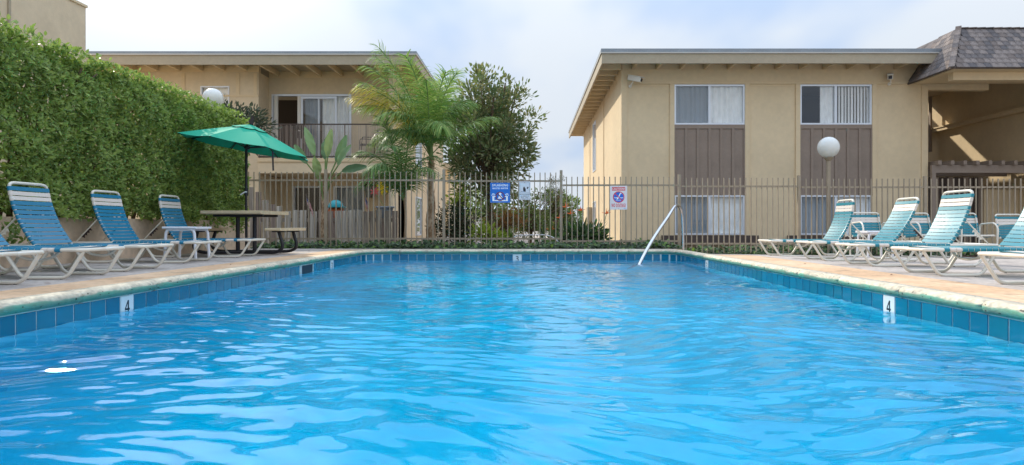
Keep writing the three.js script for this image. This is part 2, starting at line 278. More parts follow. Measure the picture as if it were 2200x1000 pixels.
{
  const r = rng(5), tileGeo = cham(PITCH - 0.009, PITCH - 0.005, 0.012, 0.003), small = cham(PITCH * 0.955, PITCH - 0.005, 0.012, 0.003);
  const marks = { left4: [XL, -4.93, '4'], left3: [XL, -10.0, '3'], far3: [-0.31, ZF, '3'], right3: [XR, -10.0, '3'], right4: [XR, -4.91, '4'] };
  const white = phys({ color: S(228, 232, 230), roughness: 0.2, clearcoat: 0.5 });
  const at = [];
  for (let s = PITCH / 2 + 0.02; s < LEN - 0.05; s += PITCH) at.push(s);
  const markAt = {};
  for (const [k, [x, z, ch]] of Object.entries(marks)) { let best = 0, bd = 1e9; at.forEach((s, i) => { const a = along(s), d = Math.hypot(a.x - x, a.z - z); if (d < bd) { bd = d; best = i; } }); markAt[best] = ch; }
  const y = TILE_TOP - PITCH / 2;
  const faceGeo = new THREE.PlaneGeometry(PITCH - 0.012, PITCH - 0.012);
  at.forEach((s, i) => {
    const a = along(s); if (a.nx > 0.9 && a.z < -8.72 && a.z > -9.2) return;   // skimmer mouth
    const curved = Math.abs(a.nx) > 0.02 && Math.abs(a.nz) > 0.02, ch = markAt[i];
    const m = mesh(ch ? 'depth_marker' : 'waterline_tile', curved ? small : tileGeo, ch ? white : M.tiles[Math.floor(r() * 4)], pool);
    m.position.set(a.x - a.nx * 0.004, y, a.z - a.nz * 0.004); m.rotation.y = Math.atan2(a.nx, a.nz); m.rotation.z = (r() - 0.5) * 0.008;
    if (ch) { const f = mesh('depth_number', faceGeo, std({ map: numberTex(ch), roughness: 0.25 }), m); f.position.z = 0.0072; m.userData.label = `white depth marker tile with black number ${ch}`; }
  });
  const sk = part('skimmer', pool);
  mesh('weir_flap', bbox(XL - 0.0035, XL + 0.001, -0.235, -0.095, -9.18, -8.74), std({ color: S(10, 40, 58), roughness: 0.4 }), sk);
  mesh('skimmer_frame', merge([bbox(XL - 0.003, XL + 0.006, -0.25, -0.086, -9.205, -9.182), bbox(XL - 0.003, XL + 0.006, -0.25, -0.086, -8.738, -8.715)]), M.grout, sk);
  // coping: cast nose stones with open joints
  const prof = [[-0.11, -0.086], [-0.11, 0.002], [-0.015, 0.002], [0.008, -0.003], [0.024, -0.014], [0.033, -0.030], [0.034, -0.046], [0.027, -0.062], [0.014, -0.073], [0.004, -0.079], [0.003, -0.086]];
  for (let s = 0; s < LEN - 0.05;) { const l = Math.min(0.82 + 0.16 * r(), LEN - s); mesh('coping_stone', sweep(prof, s + 0.002, s + l - 0.002, Math.max(6, Math.ceil(l / 0.06))), M.coping, pool); s += l; }
}
{ // water: one closed body whose top carries the waves
  const nx = 340, nz = 900, x0 = XL - 0.02, x1 = XR + 0.02, z0 = ZN + 0.05, z1 = ZF - 0.02, p = [], ix = [];
  const wave = (x, z) => {
    const wx = x + 0.35 * noise2(x * 0.35 + 9, z * 0.3), wz = z + 0.35 * noise2(x * 0.4, z * 0.35 + 4);
    return 0.005 * noise2(wx * 0.7 + 3, wz * 1.6) + 0.0064 * noise2(wx * 2.0 + 0.3 * wz, wz * 4.6 - 7) + 0.0024 * noise2(wx * 4.2 - 0.6 * wz, wz * 9 + 20) + 0.0008 * noise2(wx * 8, wz * 15 + 0.7 * wx) + 0.0003 * noise2(wx * 17 + wz * 2, wz * 26);
  };
  for (let j = 0; j <= nz; j++) for (let i = 0; i <= nx; i++) { const x = x0 + (x1 - x0) * i / nx, z = z0 + (z1 - z0) * j / nz; p.push(x, WATER + wave(x, z), z); }
  for (let j = 0; j < nz; j++) for (let i = 0; i < nx; i++) { const a = j * (nx + 1) + i, b = a + 1, c = a + nx + 1, d = c + 1; ix.push(a, b, c, b, d, c); }
  const top = new THREE.BufferGeometry(); top.setAttribute('position', new THREE.Float32BufferAttribute(p, 3)); top.setIndex(ix); top.computeVertexNormals();
  const N = p.length / 3, nm = Array.from(top.attributes.normal.array), rim = [];
  for (let i = 0; i <= nx; i++) rim.push(i); for (let j = 1; j <= nz; j++) rim.push(j * (nx + 1) + nx); for (let i = nx - 1; i >= 0; i--) rim.push(nz * (nx + 1) + i); for (let j = nz - 1; j > 0; j--) rim.push(j * (nx + 1));
  const cx = (x0 + x1) / 2, cz = (z0 + z1) / 2;
  const put = (x, y, z, a, b, c) => { p.push(x, y, z); nm.push(a, b, c); return p.length / 3 - 1; };
  for (let k = 0; k < rim.length; k++) {
    const a = rim[k], b = rim[(k + 1) % rim.length], P = [p[a * 3], p[a * 3 + 1], p[a * 3 + 2]], Q = [p[b * 3], p[b * 3 + 1], p[b * 3 + 2]];
    const dx = Q[0] - P[0], dz = Q[2] - P[2], l = Math.hypot(dx, dz); let sx = dz / l, sz = -dx / l; if (sx * (P[0] - cx) / 3 + sz * (P[2] - cz) / 6 < 0) { sx = -sx; sz = -sz; }
    const i0 = put(...P, sx, 0, sz), i1 = put(...Q, sx, 0, sz), i2 = put(P[0], -1.9, P[2], sx, 0, sz), i3 = put(Q[0], -1.9, Q[2], sx, 0, sz); ix.push(i0, i2, i1, i1, i2, i3);
  }
  const b0 = put(x0, -1.9, z0, 0, -1, 0), b1 = put(x1, -1.9, z0, 0, -1, 0), b2 = put(x0, -1.9, z1, 0, -1, 0), b3 = put(x1, -1.9, z1, 0, -1, 0); ix.push(b0, b2, b1, b1, b2, b3);
  // wind the top so that it faces up
  const q = ix.slice(0, 3), va = V(p[q[1] * 3] - p[q[0] * 3], p[q[1] * 3 + 1] - p[q[0] * 3 + 1], p[q[1] * 3 + 2] - p[q[0] * 3 + 2]), vb = V(p[q[2] * 3] - p[q[0] * 3], p[q[2] * 3 + 1] - p[q[0] * 3 + 1], p[q[2] * 3 + 2] - p[q[0] * 3 + 2]);
  if (va.cross(vb).y < 0) for (let i = 0; i < nx * nz * 6; i += 3) { const t = ix[i]; ix[i] = ix[i + 1]; ix[i + 1] = t; }
  if (nm[1] < 0) for (let i = 0; i < N * 3; i++) nm[i] = -nm[i];
  const g = new THREE.BufferGeometry(); g.setAttribute('position', new THREE.Float32BufferAttribute(p, 3)); g.setAttribute('normal', new THREE.Float32BufferAttribute(nm, 3)); g.setIndex(ix);
  g.setAttribute('uv', new THREE.Float32BufferAttribute(new Float32Array(p.length / 3 * 2), 2));
  struct(tag(mesh('pool_water', g, M.water), 'clear blue rippling water filling the swimming pool', 'water'));
}

// ------------------------------------------------------------------ ground and decks
const deckR = (x, z) => -0.004 - 0.013 * Math.max(0, x - 3.0) - 0.1 * smooth(9.5, 13, -z);
function sheet(x0, x1, z0, z1, nx, nz, f) {
  const g = new THREE.PlaneGeometry(1, 1, nx, nz), a = g.attributes.position, u = g.attributes.uv;
  for (let i = 0; i < a.count; i++) { const x = x0 + (x1 - x0) * (a.getX(i) + 0.5), z = z0 + (z1 - z0) * (0.5 - a.getY(i)); a.setXYZ(i, x, f(x, z), z); u.setXY(i, x, z); }
  g.computeVertexNormals(); return g;
}
{
  const s = new THREE.Shape(); s.moveTo(-400, -400); s.lineTo(400, -400); s.lineTo(400, 400); s.lineTo(-400, 400); s.closePath();
  const h = new THREE.Path(); h.moveTo(XL - 0.15, 0.8); h.lineTo(XL - 0.15, 12.35); h.lineTo(XR + 0.15, 12.35); h.lineTo(XR + 0.15, 0.8); h.closePath(); s.holes.push(h);
  struct(tag(mesh('ground', new THREE.ShapeGeometry(s).rotateX(-Math.PI / 2).translate(0, -0.32, 0), M.ground), 'bare ground around the pool court and the buildings', 'ground'));
  const deck = thing('pool_deck', 'grey concrete pool deck with a tan coated strip along the coping', 'deck'); struct(deck);
  mesh('concrete_slab', bbox(-5.62, XL - 0.1, -0.3, -0.004, -13.0, 3), M.deck, deck);
  mesh('concrete_slab', bbox(XL - 0.1, XR + 0.1, -0.3, -0.004, ZN + 0.1, 3), M.deck, deck);
  mesh('concrete_slab', bbox(XL - 0.1, XR + 0.1, -0.3, -0.004, -12.75, ZF - 0.1), M.deck, deck);
  mesh('concrete_slab', sheet(XR + 0.1, 16, -13.0, 3, 40, 48, deckR), M.deck, deck);
  mesh('tan_strip', bbox(-3.66, XL - 0.112, -0.1, 0, -12.2, ZN), M.band, deck);
  mesh('tan_strip', sheet(XR + 0.112, 3.48, -12.5, ZN, 6, 40, (x, z) => deckR(x, z) + 0.004 * smooth(12.6, 11, -z) + 0.001), M.band, deck);
  mesh('corner_fill', (() => { const sh = new THREE.Shape(); sh.moveTo(XL - 0.112, 12.2 - RC); sh.lineTo(XL - 0.112, 12.31); sh.lineTo(XL + RC, 12.31); sh.absarc(XL + RC, 12.2 - RC, RC + 0.105, Math.PI / 2, Math.PI, false); return new THREE.ExtrudeGeometry(sh, { depth: 0.08, bevelEnabled: false }).rotateX(-Math.PI / 2).translate(0, -0.08, 0); })(), M.band, deck);
  mesh('corner_fill', (() => { const sh = new THREE.Shape(); sh.moveTo(XR + 0.112, 12.2 - RC); sh.absarc(XR - RC, 12.2 - RC, RC + 0.105, 0, Math.PI / 2, false); sh.lineTo(XR - RC, 12.31); sh.lineTo(XR + 0.112, 12.31); return new THREE.ExtrudeGeometry(sh, { depth: 0.08, bevelEnabled: false }).rotateX(-Math.PI / 2).translate(0, -0.08, 0); })(), M.band, deck);
  struct(tag(mesh('planting_bed', bbox(-5.62, 3.0, -0.3, -0.03, -16.6, -12.76), M.soil), 'dark soil bed behind the pool fence', 'bed'));
  struct(tag(mesh('planting_bed', bbox(3.0, 16, -0.3, -0.16, -17.2, -13.01), M.soil), 'dark soil bed below the brown panelled building', 'bed'));
  struct(tag(mesh('courtyard_path', bbox(-4.0, 2.4, -0.3, -0.06, -60, -16.61), M.deck), 'pale path running back between the buildings', 'path'));
}
{
  const w = thing('retaining_wall', 'low tan stucco retaining wall under the clipped hedge', 'wall');
  mesh('wall_body', bbox(-5.95, -5.62, -0.3, 0.55, -12.9, 2), M.retaining, w);
  mesh('soil_fill', bbox(-9, -5.951, -0.3, 0.5, -12.9, 2), M.soil, w);
  mesh('end_wall', bbox(-9, -5.95, -0.3, 0.55, -13.05, -12.901), M.retaining, w);
}

// ------------------------------------------------------------------ right-hand building
function window2(parent, x0, x1, y0, y1, zf, opt = {}) {   // two-light sliding window in an opening whose face is at zf
  const w = part('window', parent), f = 0.042, xm = (x0 + x1) / 2 + (opt.shift ?? 0);
  mesh('frame', merge([bbox(x0, x1, y1 - f, y1, zf - 0.07, zf + 0.02), bbox(x0, x1, y0, y0 + f, zf - 0.07, zf + 0.02), bbox(x0, x0 + f, y0 + f, y1 - f, zf - 0.07, zf + 0.02), bbox(x1 - f, x1, y0 + f, y1 - f, zf - 0.07, zf + 0.02), bbox(xm - 0.03, xm + 0.03, y0 + f, y1 - f, zf - 0.06, zf + 0.012)]), M.alu, w);
  mesh('pane', bbox(x0 + f, xm - 0.03, y0 + f, y1 - f, zf - 0.032, zf - 0.028), M.glass, w);
  mesh('pane', bbox(xm + 0.03, x1 - f, y0 + f, y1 - f, zf - 0.045, zf - 0.041), M.glass, w);
  const drape = (a, b, mat, z, amp, open) => {
    if (open) { const l = []; const n = Math.round((b - a) / 0.088); for (let i = 0; i < n; i++) l.push(box(0.083, y1 - y0, 0.002, a + (i + 0.5) * (b - a) / n, (y0 + y1) / 2, z, 0, open + 0.12 * Math.sin(i * 2.3), 0)); const m = mesh('vertical_blind', merge(l), mat, w); stuff(m); return; }
    const n = Math.max(8, Math.round((b - a) / 0.014)), p = [], ix = [];
    for (let i = 0; i <= n; i++) { const x = a + (b - a) * i / n, zz = z + amp * Math.sin(i * 0.62 + 0.8 * Math.sin(i * 0.17)); p.push(x, y0, zz, x, y1, zz); }
    for (let i = 0; i < n; i++) { const k = i * 2; ix.push(k, k + 2, k + 1, k + 1, k + 2, k + 3); }
    const g = new THREE.BufferGeometry(); g.setAttribute('position', new THREE.Float32BufferAttribute(p, 3)); g.setIndex(ix); g.setAttribute('uv', new THREE.Float32BufferAttribute(p.flatMap((v, i) => i % 3 === 0 ? [v, p[i + 1]] : []), 2)); g.computeVertexNormals(); mesh('curtain', g, mat, w);
  };
  for (const [a, b, kind] of opt.drapes ?? []) drape(a, b, kind === 'grey' ? M.curtainGrey : M.curtain, zf - 0.09, 0.018, kind === 'blind' ? 0.45 : 0);
  return w;
}
{
  const B = thing('apartment_building', 'tan two-storey apartment block with brown batten panels between stacked windows', 'building');
  const z = -17.5, x0 = 2.464, x1 = 10.78, top = 4.72;
  const wins = [[3.904, 5.812], [7.316, 9.262]], U = [3.203, 4.290], L = [0.209, 1.283];
  const holes = []; for (const [a, b] of wins) { holes.push([a, b, U[0], U[1]], [a, b, L[0], L[1]]); }
  mesh('front_wall', wallShape(x0, x1, -0.32, top, holes, 0.2).translate(0, 0, z), M.stucco, B);
  // side wall facing the path, turned a quarter
  const side = wallShape(0.2, 12.2, -0.32, top, [[6.75, 7.9, 2.55, 4.45], [6.75, 7.9, 0.1, 1.4]], 0.2).rotateY(-Math.PI / 2);   // x -> z
  { const p = side.attributes.position; let s = 1; side.computeBoundingBox(); if (side.boundingBox.max.z > 1) { side.scale(1, 1, -1); side.index ? 0 : 0; const a = p.array; for (let i = 0; i < a.length; i += 9) for (let k = 0; k < 3; k++) { const t = a[i + 3 + k]; a[i + 3 + k] = a[i + 6 + k]; a[i + 6 + k] = t; } } side.computeVertexNormals(); side.computeBoundingBox(); side.translate(x0 - side.boundingBox.min.x, 0, z); }
  mesh('side_wall', side, M.stucco, B);
  mesh('rear_wall', bbox(x0, x1, -0.32, top, z - 12.4, z - 12.2), M.stucco, B);
  mesh('end_wall', bbox(x1 - 0.2, x1, -0.32, top, z - 12.2, z - 0.2), M.stucco, B);
  mesh('floor_slab', bbox(x0 + 0.21, x1 - 0.21, 2.35, 2.6, z - 12.1, z - 0.21), M.room, B);
  mesh('room_wall', bbox(x0 + 0.3, x1 - 0.3, -0.3, 4.7, z - 3.6, z - 3.5), M.room, B);
  // trim boards, proud of the wall
  const tb = (a, b, c, d, p = 0.045) => mesh('trim_board', bbox(a, b, c, d, z + 0.001, z + p), M.stuccoTrim, B);
  tb(x0, x0 + 0.165, -0.3, 4.68, 0.03); tb(x1 - 0.17, x1, -0.3, 4.5, 0.03);
  for (const [a, b] of wins) { tb(a - 0.125, a - 0.004, -0.3, 4.30); tb(b + 0.004, b + 0.125, -0.3, 4.30); }
  tb(x0 + 0.166, x1 - 0.171, 4.302, 4.37, 0.05); tb(x0 + 0.166, wins[0][0] - 0.126, 4.24, 4.30, 0.012); tb(wins[0][1] + 0.126, wins[1][0] - 0.126, 4.24, 4.30, 0.012); tb(wins[1][1] + 0.126, x1 - 0.171, 4.24, 4.30, 0.012);
  for (const q of [-21.6, -26.6]) mesh('trim_board', bbox(x0 - 0.022, x0 - 0.001, -0.3, 4.66, q - 0.09, q), M.stuccoTrim, B);
  // brown panels
  for (const [a, b] of wins) {
    const p = part('batten_panel', B);
    mesh('panel_board', bbox(a, b, L[1], U[0], z - 0.18, z + 0.005), M.brown, p);   // sits in front of the wall between the windows
    mesh('head_rail', bbox(a, b, U[0] - 0.11, U[0] - 0.005, z + 0.0055, z + 0.032), M.brown, p);
    const n = 6; for (let i = 0; i <= n; i++) { const xx = a + (b - a) * (i / n), w = 0.07; const l = Math.max(a, xx - w / 2), r = Math.min(b, xx + w / 2); mesh('batten', bbox(l, r, L[1] + 0.002, U[0] - 0.112, z + 0.0055, z + 0.034), M.brown, p); }
    mesh('ledge', bbox(a - 0.36, b + 0.3, -0.02, 0.195, z + 0.031, z + 0.26), M.brownDark, B);
  }
  window2(B, 3.904, 5.812, ...U, z, { drapes: [[3.94, 4.86, 'grey'], [4.86, 5.80, 'w']] });
  window2(B, 7.316, 9.262, ...U, z, { drapes: [[7.9, 8.3, 'w'], [8.3, 9.25, 'blind']] });
  window2(B, 3.904, 5.812, ...L, z, { drapes: [[3.92, 4.86, 'grey'], [4.86, 5.8, 'w']] });
  window2(B, 7.316, 9.262, ...L, z, { drapes: [[7.34, 8.3, 'grey'], [8.3, 9.25, 'w']] });
  for (const [c, d] of [[2.55, 4.45], [0.1, 1.4]]) {
    const w = part('window', B); const za = z - 6.75, zb = z - 7.9;
    mesh('frame', merge([bbox(x0 - 0.02, x0 + 0.06, d - 0.04, d, zb, za), bbox(x0 - 0.02, x0 + 0.06, c, c + 0.04, zb, za), bbox(x0 - 0.02, x0 + 0.06, c + 0.04, d - 0.04, zb, zb + 0.04), bbox(x0 - 0.02, x0 + 0.06, c + 0.04, d - 0.04, za - 0.04, za)]), M.alu, w);
    mesh('pane', bbox(x0 + 0.02, x0 + 0.024, c + 0.04, d - 0.04, zb + 0.04, za - 0.04), M.glass, w);
    mesh('curtain', bbox(x0 + 0.1, x0 + 0.11, c, d, zb, za), M.curtain, w);
  }
  // roof
  const rx0 = 1.85, rx1 = 10.9, rz0 = -16.75, rz1 = -31.1, fb = 4.68;
  const R = part('roof', B);
  mesh('roof_deck', bbox(rx0 + 0.05, rx1, 4.86, 4.96, rz1, rz0 - 0.05), M.fascia, R);
  mesh('fascia_board', bbox(rx0, rx1, fb, 4.935, rz0 - 0.045, rz0), M.fascia, R);
  mesh('fascia_board', bbox(rx0, rx0 + 0.045, fb, 4.935, rz1, rz0 - 0.046), M.fascia, R);
  mesh('roof_lip', merge([bbox(rx0 - 0.03, rx1, 4.936, 4.965, rz0 - 0.1, rz0 + 0.03), bbox(rx0 - 0.03, rx0 + 0.1, 4.936, 4.965, rz1, rz0 - 0.101)]), M.lip, R);
  mesh('roof_edge', merge([bbox(rx0 - 0.02, rx1, 4.966, 5.06, rz0 - 0.14, rz0 + 0.02), bbox(rx0 - 0.02, rx0 + 0.12, 4.966, 5.06, rz1, rz0 - 0.141)]), M.gutter, R);
  mesh('roof_surface', bbox(rx0 + 0.121, rx1, 4.961, 5.0, rz1, rz0 - 0.141), M.gutter, R);
  for (let x = x0 + 0.32; x < rx1 - 0.2; x += 0.647) mesh('rafter', bbox(x - 0.03, x + 0.03, 4.70, 4.859, z + 0.001, rz0 - 0.046), M.stuccoTrim, R);
  for (let q = z - 0.02; q > rz1 + 0.2; q -= 0.647) mesh('rafter', bbox(rx0 + 0.046, x0 - 0.001, 4.70, 4.859, q - 0.03, q + 0.03), M.stuccoTrim, R);
  mesh('frieze', bbox(x0 + 0.02, x1, top + 0.001, 4.859, z - 0.15, z - 0.02), M.stuccoTrim, R);
  mesh('frieze', bbox(x0 + 0.02, x0 + 0.15, top + 0.001, 4.859, rz1 + 0.3, z - 0.151), M.stuccoTrim, R);
}
{ // stair block with the shingled mansard
  const B = thing('stair_block', 'open stairwell wing under a grey-brown shingled mansard roof', 'building');
  mesh('side_wall', bbox(14, 14.25, -0.32, 4.94, -24.6, -15.9), M.stucco, B);
  mesh('rear_wall', bbox(10.79, 13.999, -0.32, 4.94, -25.2, -25.0), M.stucco, B);
  mesh('rear_roof', bbox(10.95, 18, 4.95, 5.1, -28, -23.62), M.fascia, B);
  mesh('stair_roof', bbox(11.05, 18, 4.95, 5.1, -22.9, -16.62), M.fascia, B);
  mesh('wall_ledge', bbox(13.78, 13.999, 3.66, 3.76, -22.6, -16.0), M.stuccoTrim, B);
  mesh('ledge_cap', bbox(13.74, 13.999, 3.761, 3.80, -22.62, -16.0), M.stuccoTrim, B);
  mesh('post', bbox(13.72, 13.779, 3.0, 4.9, -22.2, -22.1), M.brown, B);
  mesh('eave_beam', bbox(10.5, 18, 4.08, 4.27, -16.2, -16.0), M.stuccoTrim, B);
  mesh('landing_beam', bbox(10.79, 12.45, 4.15, 4.42, -17.7, -17.5), M.stuccoTrim, B);
  mesh('corner_post', bbox(14.4, 14.7, -0.32, 4.07, -16.25, -15.95), M.stucco, B);
  mesh('soffit', bbox(10.3, 18, 4.271, 4.30, -17.3, -15.7), M.stuccoTrim, B);
  const R = part('mansard_roof', B), r = rng(77);
  const eY = 4.30, tY = 5.53, eZ = -15.6, tZ = -16.6, eX = 10.2, tX = 11.03;
  const quad = (a, b, c, d) => { const g = new THREE.BufferGeometry(); g.setAttribute('position', new THREE.Float32BufferAttribute([...a, ...b, ...c, ...a, ...c, ...d], 3)); g.setAttribute('uv', new THREE.Float32BufferAttribute([0, 0, 1, 0, 1, 1, 0, 0, 1, 1, 0, 1], 2)); g.computeVertexNormals(); return g; };
  mesh('roof_deck', merge([quad([eX, eY, eZ], [18, eY, eZ], [18, tY, tZ], [tX, tY, tZ]), quad([eX, eY, -19], [eX, eY, eZ], [tX, tY, tZ], [tX, tY, -19]), quad([tX, tY, tZ], [18, tY, tZ], [18, tY, -22.9], [tX, tY, -22.9]), quad([tX, 5.0, -22.9], [18, 5.0, -22.9], [18, tY, -22.9], [tX, tY, -22.9])]), M.shingle[1], R);
  mesh('eave_board', merge([bbox(eX - 0.02, 18, eY - 0.035, eY + 0.005, eZ - 0.03, eZ + 0.005), bbox(eX - 0.02, eX + 0.02, eY - 0.035, eY + 0.005, -17.4, eZ - 0.031)]), M.brownDark, R);
  const sl = Math.hypot(tY - eY, tZ - eZ), rows = 9, exp = sl / rows, pitchF = Math.atan2(tY - eY, eZ - tZ), gS = [0.17, 0.15, 0.19].map(w => cham(w - 0.006, 0.014, exp * 1.25, 0.003));
  for (let k = 0; k < rows; k++) { // front slope
    const t = (k + 0.42) / rows, xs = eX + (tX - eX) * t + 0.03; let x = xs + 0.1 * r();
    while (x < 14.4) { const v = Math.floor(r() * 3), w = [0.17, 0.15, 0.19][v]; const m = mesh('shingle', gS[v], M.shingle[Math.floor(r() * 5)], R); m.position.set(x + w / 2, eY + (tY - eY) * t + 0.012, eZ + (tZ - eZ) * t + 0.006); m.rotation.x = pitchF - 0.03; x += w; }
  }
  const slL = Math.hypot(tY - eY, tX - eX), expL = slL / rows, pitchL = Math.atan2(tY - eY, tX - eX), gL = cham(expL * 1.25, 0.014, 0.20, 0.003);
  for (let k = 0; k < rows; k++) { // slope beside the flat roof
    const t = (k + 0.42) / rows; let zz = eZ + (tZ - eZ) * t - 0.04;
    while (zz > -17.3) { const m = mesh('shingle', gL, M.shingle[Math.floor(r() * 5)], R); m.position.set(eX + (tX - eX) * t - 0.008, eY + (tY - eY) * t + 0.012, zz - 0.1); m.rotation.z = pitchL - 0.03; zz -= 0.206; }
  }
  for (let k = 0; k < 9; k++) { const t = (k + 0.5) / 9, m = mesh('hip_cap', cham(0.13, 0.022, 0.27, 0.004), M.shingle[k % 5], R); m.position.set(eX + (tX - eX) * t, eY + (tY - eY) * t + 0.03, eZ + (tZ - eZ) * t); m.lookAt(tX, tY + 0.06, tZ); }
  for (let k = 0; k < 16; k++) { const m = mesh('ridge_cap', cham(0.25, 0.022, 0.16, 0.004), M.shingle[(k * 3) % 5], R); m.position.set(tX + 0.1 + k * 0.22, tY + 0.018, tZ - 0.02); m.rotation.z = 0.05; }
}
{ // brown trellis and the boards below it
  const T = thing('entry_trellis', 'brown timber trellis with projecting rafters over the stairwell entry', 'trellis');
  mesh('header_beam', bbox(10.80, 14.6, 1.88, 2.09, -17.42, -17.33), M.brown, T);
  for (let x = 10.95; x < 14.5; x += 0.338) mesh('rafter', bbox(x - 0.045, x + 0.045, 2.0905, 2.20, -18.9, -17.22), M.brown, T);
  for (const q of [10.86, 14.2]) mesh('post', bbox(q - 0.05, q + 0.05, -0.32, 1.879, -17.42, -17.33), M.brown, T);
  mesh('rear_beam', bbox(10.80, 13.9, 1.9, 2.09, -18.9, -18.8), M.brown, T);
  const F = thing('board_screen', 'dark brown vertical board screen closing the stairwell below the trellis', 'screen');
  for (let x = 10.80, i = 0; x < 13.0; x += 0.142, i++) mesh('board', bbox(x, x + 0.136, -0.32, 1.86, -18.62 - 0.012 * (i % 2), -18.59 - 0.012 * (i % 2)), i % 3 ? M.brownDark : M.brown, F);
  tag(mesh('stair_wall', bbox(13.02, 13.998, -0.32, 1.5, -18.7, -18.5), M.stucco), 'short tan stucco wall beside the dark board screen', 'wall');
}

// ------------------------------------------------------------------ left-hand building with the balcony
{
  const B = thing('apartment_building', 'tan two-storey apartment block with a reed-screened balcony behind the palm', 'building');
  const zf = -19.2, zb = -19.95, zl = -20.9, xl = -13.4, xr = -4.1, bx0 = -8.11, bx1 = -4.23, top = 5.04;
  mesh('front_wall', wallShape(xl, bx0, -0.32, top, [[-9.84, -8.98, 3.55, 4.62]], 0.2).translate(0, 0, zf), M.stuccoPink, B);
  mesh('pier', bbox(bx1, xr, -0.32, top, zb, zf), M.stuccoPink, B);
  mesh('balcony_wall', wallShape(bx0, bx1, 2.46, top, [[-8.02, -5.55, 2.47, 4.53]], 0.15).translate(0, 0, zb), M.stuccoPink, B);
  mesh('return_wall', bbox(bx0 - 0.15, bx0, 2.0, top, zb, zf - 0.201), M.stuccoPink, B);
  mesh('balcony_slab', bbox(bx0 + 0.001, bx1 - 0.001, 2.02, 2.459, zl, zf + 0.04), M.stuccoPink, B);
  mesh('slab_band', bbox(bx0 + 0.002, bx1 - 0.002, 2.36, 2.47, zf + 0.041, zf + 0.07), M.stuccoTrim, B);
  mesh('patio_wall', wallShape(bx0, bx1, -0.32, 2.019, [[-7.7, -6.55, -0.02, 1.75], [-6.4, -5.4, -0.02, 1.75]], 0.15).translate(0, 0, zl), M.stuccoPink, B);
  mesh('return_wall', bbox(bx0 - 0.15, bx0, -0.32, 1.999, zl, zf - 0.201), M.stuccoPink, B);
  mesh('return_wall', bbox(bx1, xr, -0.32, 2.0, zl - 0.15, zb - 0.001), M.stuccoPink, B);
  mesh('upper_band', bbox(xl, bx0 + 0.001, 4.30, 4.36, zf + 0.001, zf + 0.02), M.stuccoTrim, B);
  for (const q of [-10.35, -8.72, -8.2]) mesh('trim_board', bbox(q - 0.05, q + 0.05, 4.361, 5.0, zf + 0.001, zf + 0.018), M.stuccoTrim, B);
  // long side wall towards the path
  const segs = [[-20.0, -22.9], [-24.2, -30]];
  mesh('side_wall', merge([bbox(xr - 0.2, xr, -0.32, top, -22.9, zf - 0.76), bbox(xr - 0.2, xr, -0.32, top, -30, -24.2), bbox(xr - 0.2, xr, 1.5, 2.6, -24.2, -22.9), bbox(xr - 0.2, xr, 4.3, top, -24.2, -22.9), bbox(xr - 0.2, xr, -0.32, 0.1, -24.2, -22.9)]), M.stuccoPink, B);
  for (const [c, d] of [[2.6, 4.3], [0.1, 1.5]]) { const w = part('window', B); mesh('frame', merge([bbox(xr - 0.05, xr + 0.02, c, c + 0.04, -24.2, -22.9), bbox(xr - 0.05, xr + 0.02, d - 0.04, d, -24.2, -22.9), bbox(xr - 0.05, xr + 0.02, c + 0.04, d - 0.04, -22.94, -22.9), bbox(xr - 0.05, xr + 0.02, c + 0.04, d - 0.04, -24.2, -24.16)]), M.alu, w); mesh('pane', bbox(xr - 0.02, xr - 0.016, c + 0.04, d - 0.04, -24.16, -22.94), M.glass, w); mesh('curtain', bbox(xr - 0.12, xr - 0.11, c, d, -24.2, -22.9), M.curtainGrey, w); }
  mesh('rear_wall', bbox(xl, xr, -0.32, top, -30.2, -30.001), M.stuccoPink, B);
  mesh('room_wall', bbox(xl, xr - 0.21, -0.32, 5.0, -23.4, -23.3), M.room, B);
  mesh('room_floor', bbox(xl, xr - 0.21, 2.1, 2.4, -23.29, zl - 0.16), M.room, B);
  // openings
  const w1 = part('window', B); mesh('frame', merge([bbox(-9.84, -8.98, 4.58, 4.62, zf - 0.08, zf + 0.015), bbox(-9.84, -8.98, 3.55, 3.59, zf - 0.08, zf + 0.015), bbox(-9.84, -9.8, 3.59, 4.58, zf - 0.08, zf + 0.015), bbox(-9.02, -8.98, 3.59, 4.58, zf - 0.08, zf + 0.015)]), M.alu, w1); mesh('pane', bbox(-9.8, -9.02, 3.59, 4.58, zf - 0.04, zf - 0.036), M.glass, w1); mesh('curtain', bbox(-9.8, -9.02, 3.55, 4.6, zf - 0.12, zf - 0.11), M.curtain, w1);
  const d1 = part('sliding_door', B), Y0 = 2.47, Y1 = 4.53;
  mesh('frame', merge([bbox(-8.02, -5.55, Y1 - 0.06, Y1, zb - 0.1, zb + 0.02), bbox(-8.02, -7.96, Y0, Y1 - 0.06, zb - 0.1, zb + 0.02), bbox(-5.61, -5.55, Y0, Y1 - 0.06, zb - 0.1, zb + 0.02)]), M.alu, d1);
  mesh('open_leaf', merge([bbox(-7.94, -7.83, Y0, Y1 - 0.06, zb - 0.05, zb + 0.01), bbox(-7.22, -7.12, Y0, Y1 - 0.06, zb - 0.05, zb + 0.01)]), M.white, d1);
  mesh('screen_leaf', merge([bbox(-7.11, -7.05, Y0, Y1 - 0.07, zb - 0.01, zb + 0.018), bbox(-6.06, -6.0, Y0, Y1 - 0.07, zb - 0.01, zb + 0.018), bbox(-7.05, -6.06, Y1 - 0.14, Y1 - 0.07, zb - 0.01, zb + 0.018), bbox(-6.58, -6.54, Y0, Y1 - 0.14, zb - 0.01, zb + 0.015)]), M.alu, d1);
  mesh('pane', bbox(-7.05, -6.06, Y0, Y1 - 0.14, zb - 0.006, zb - 0.002), M.glass, d1);
  mesh('pane', bbox(-6.0, -5.61, Y0, Y1 - 0.06, zb - 0.05, zb - 0.046), M.glass, d1);
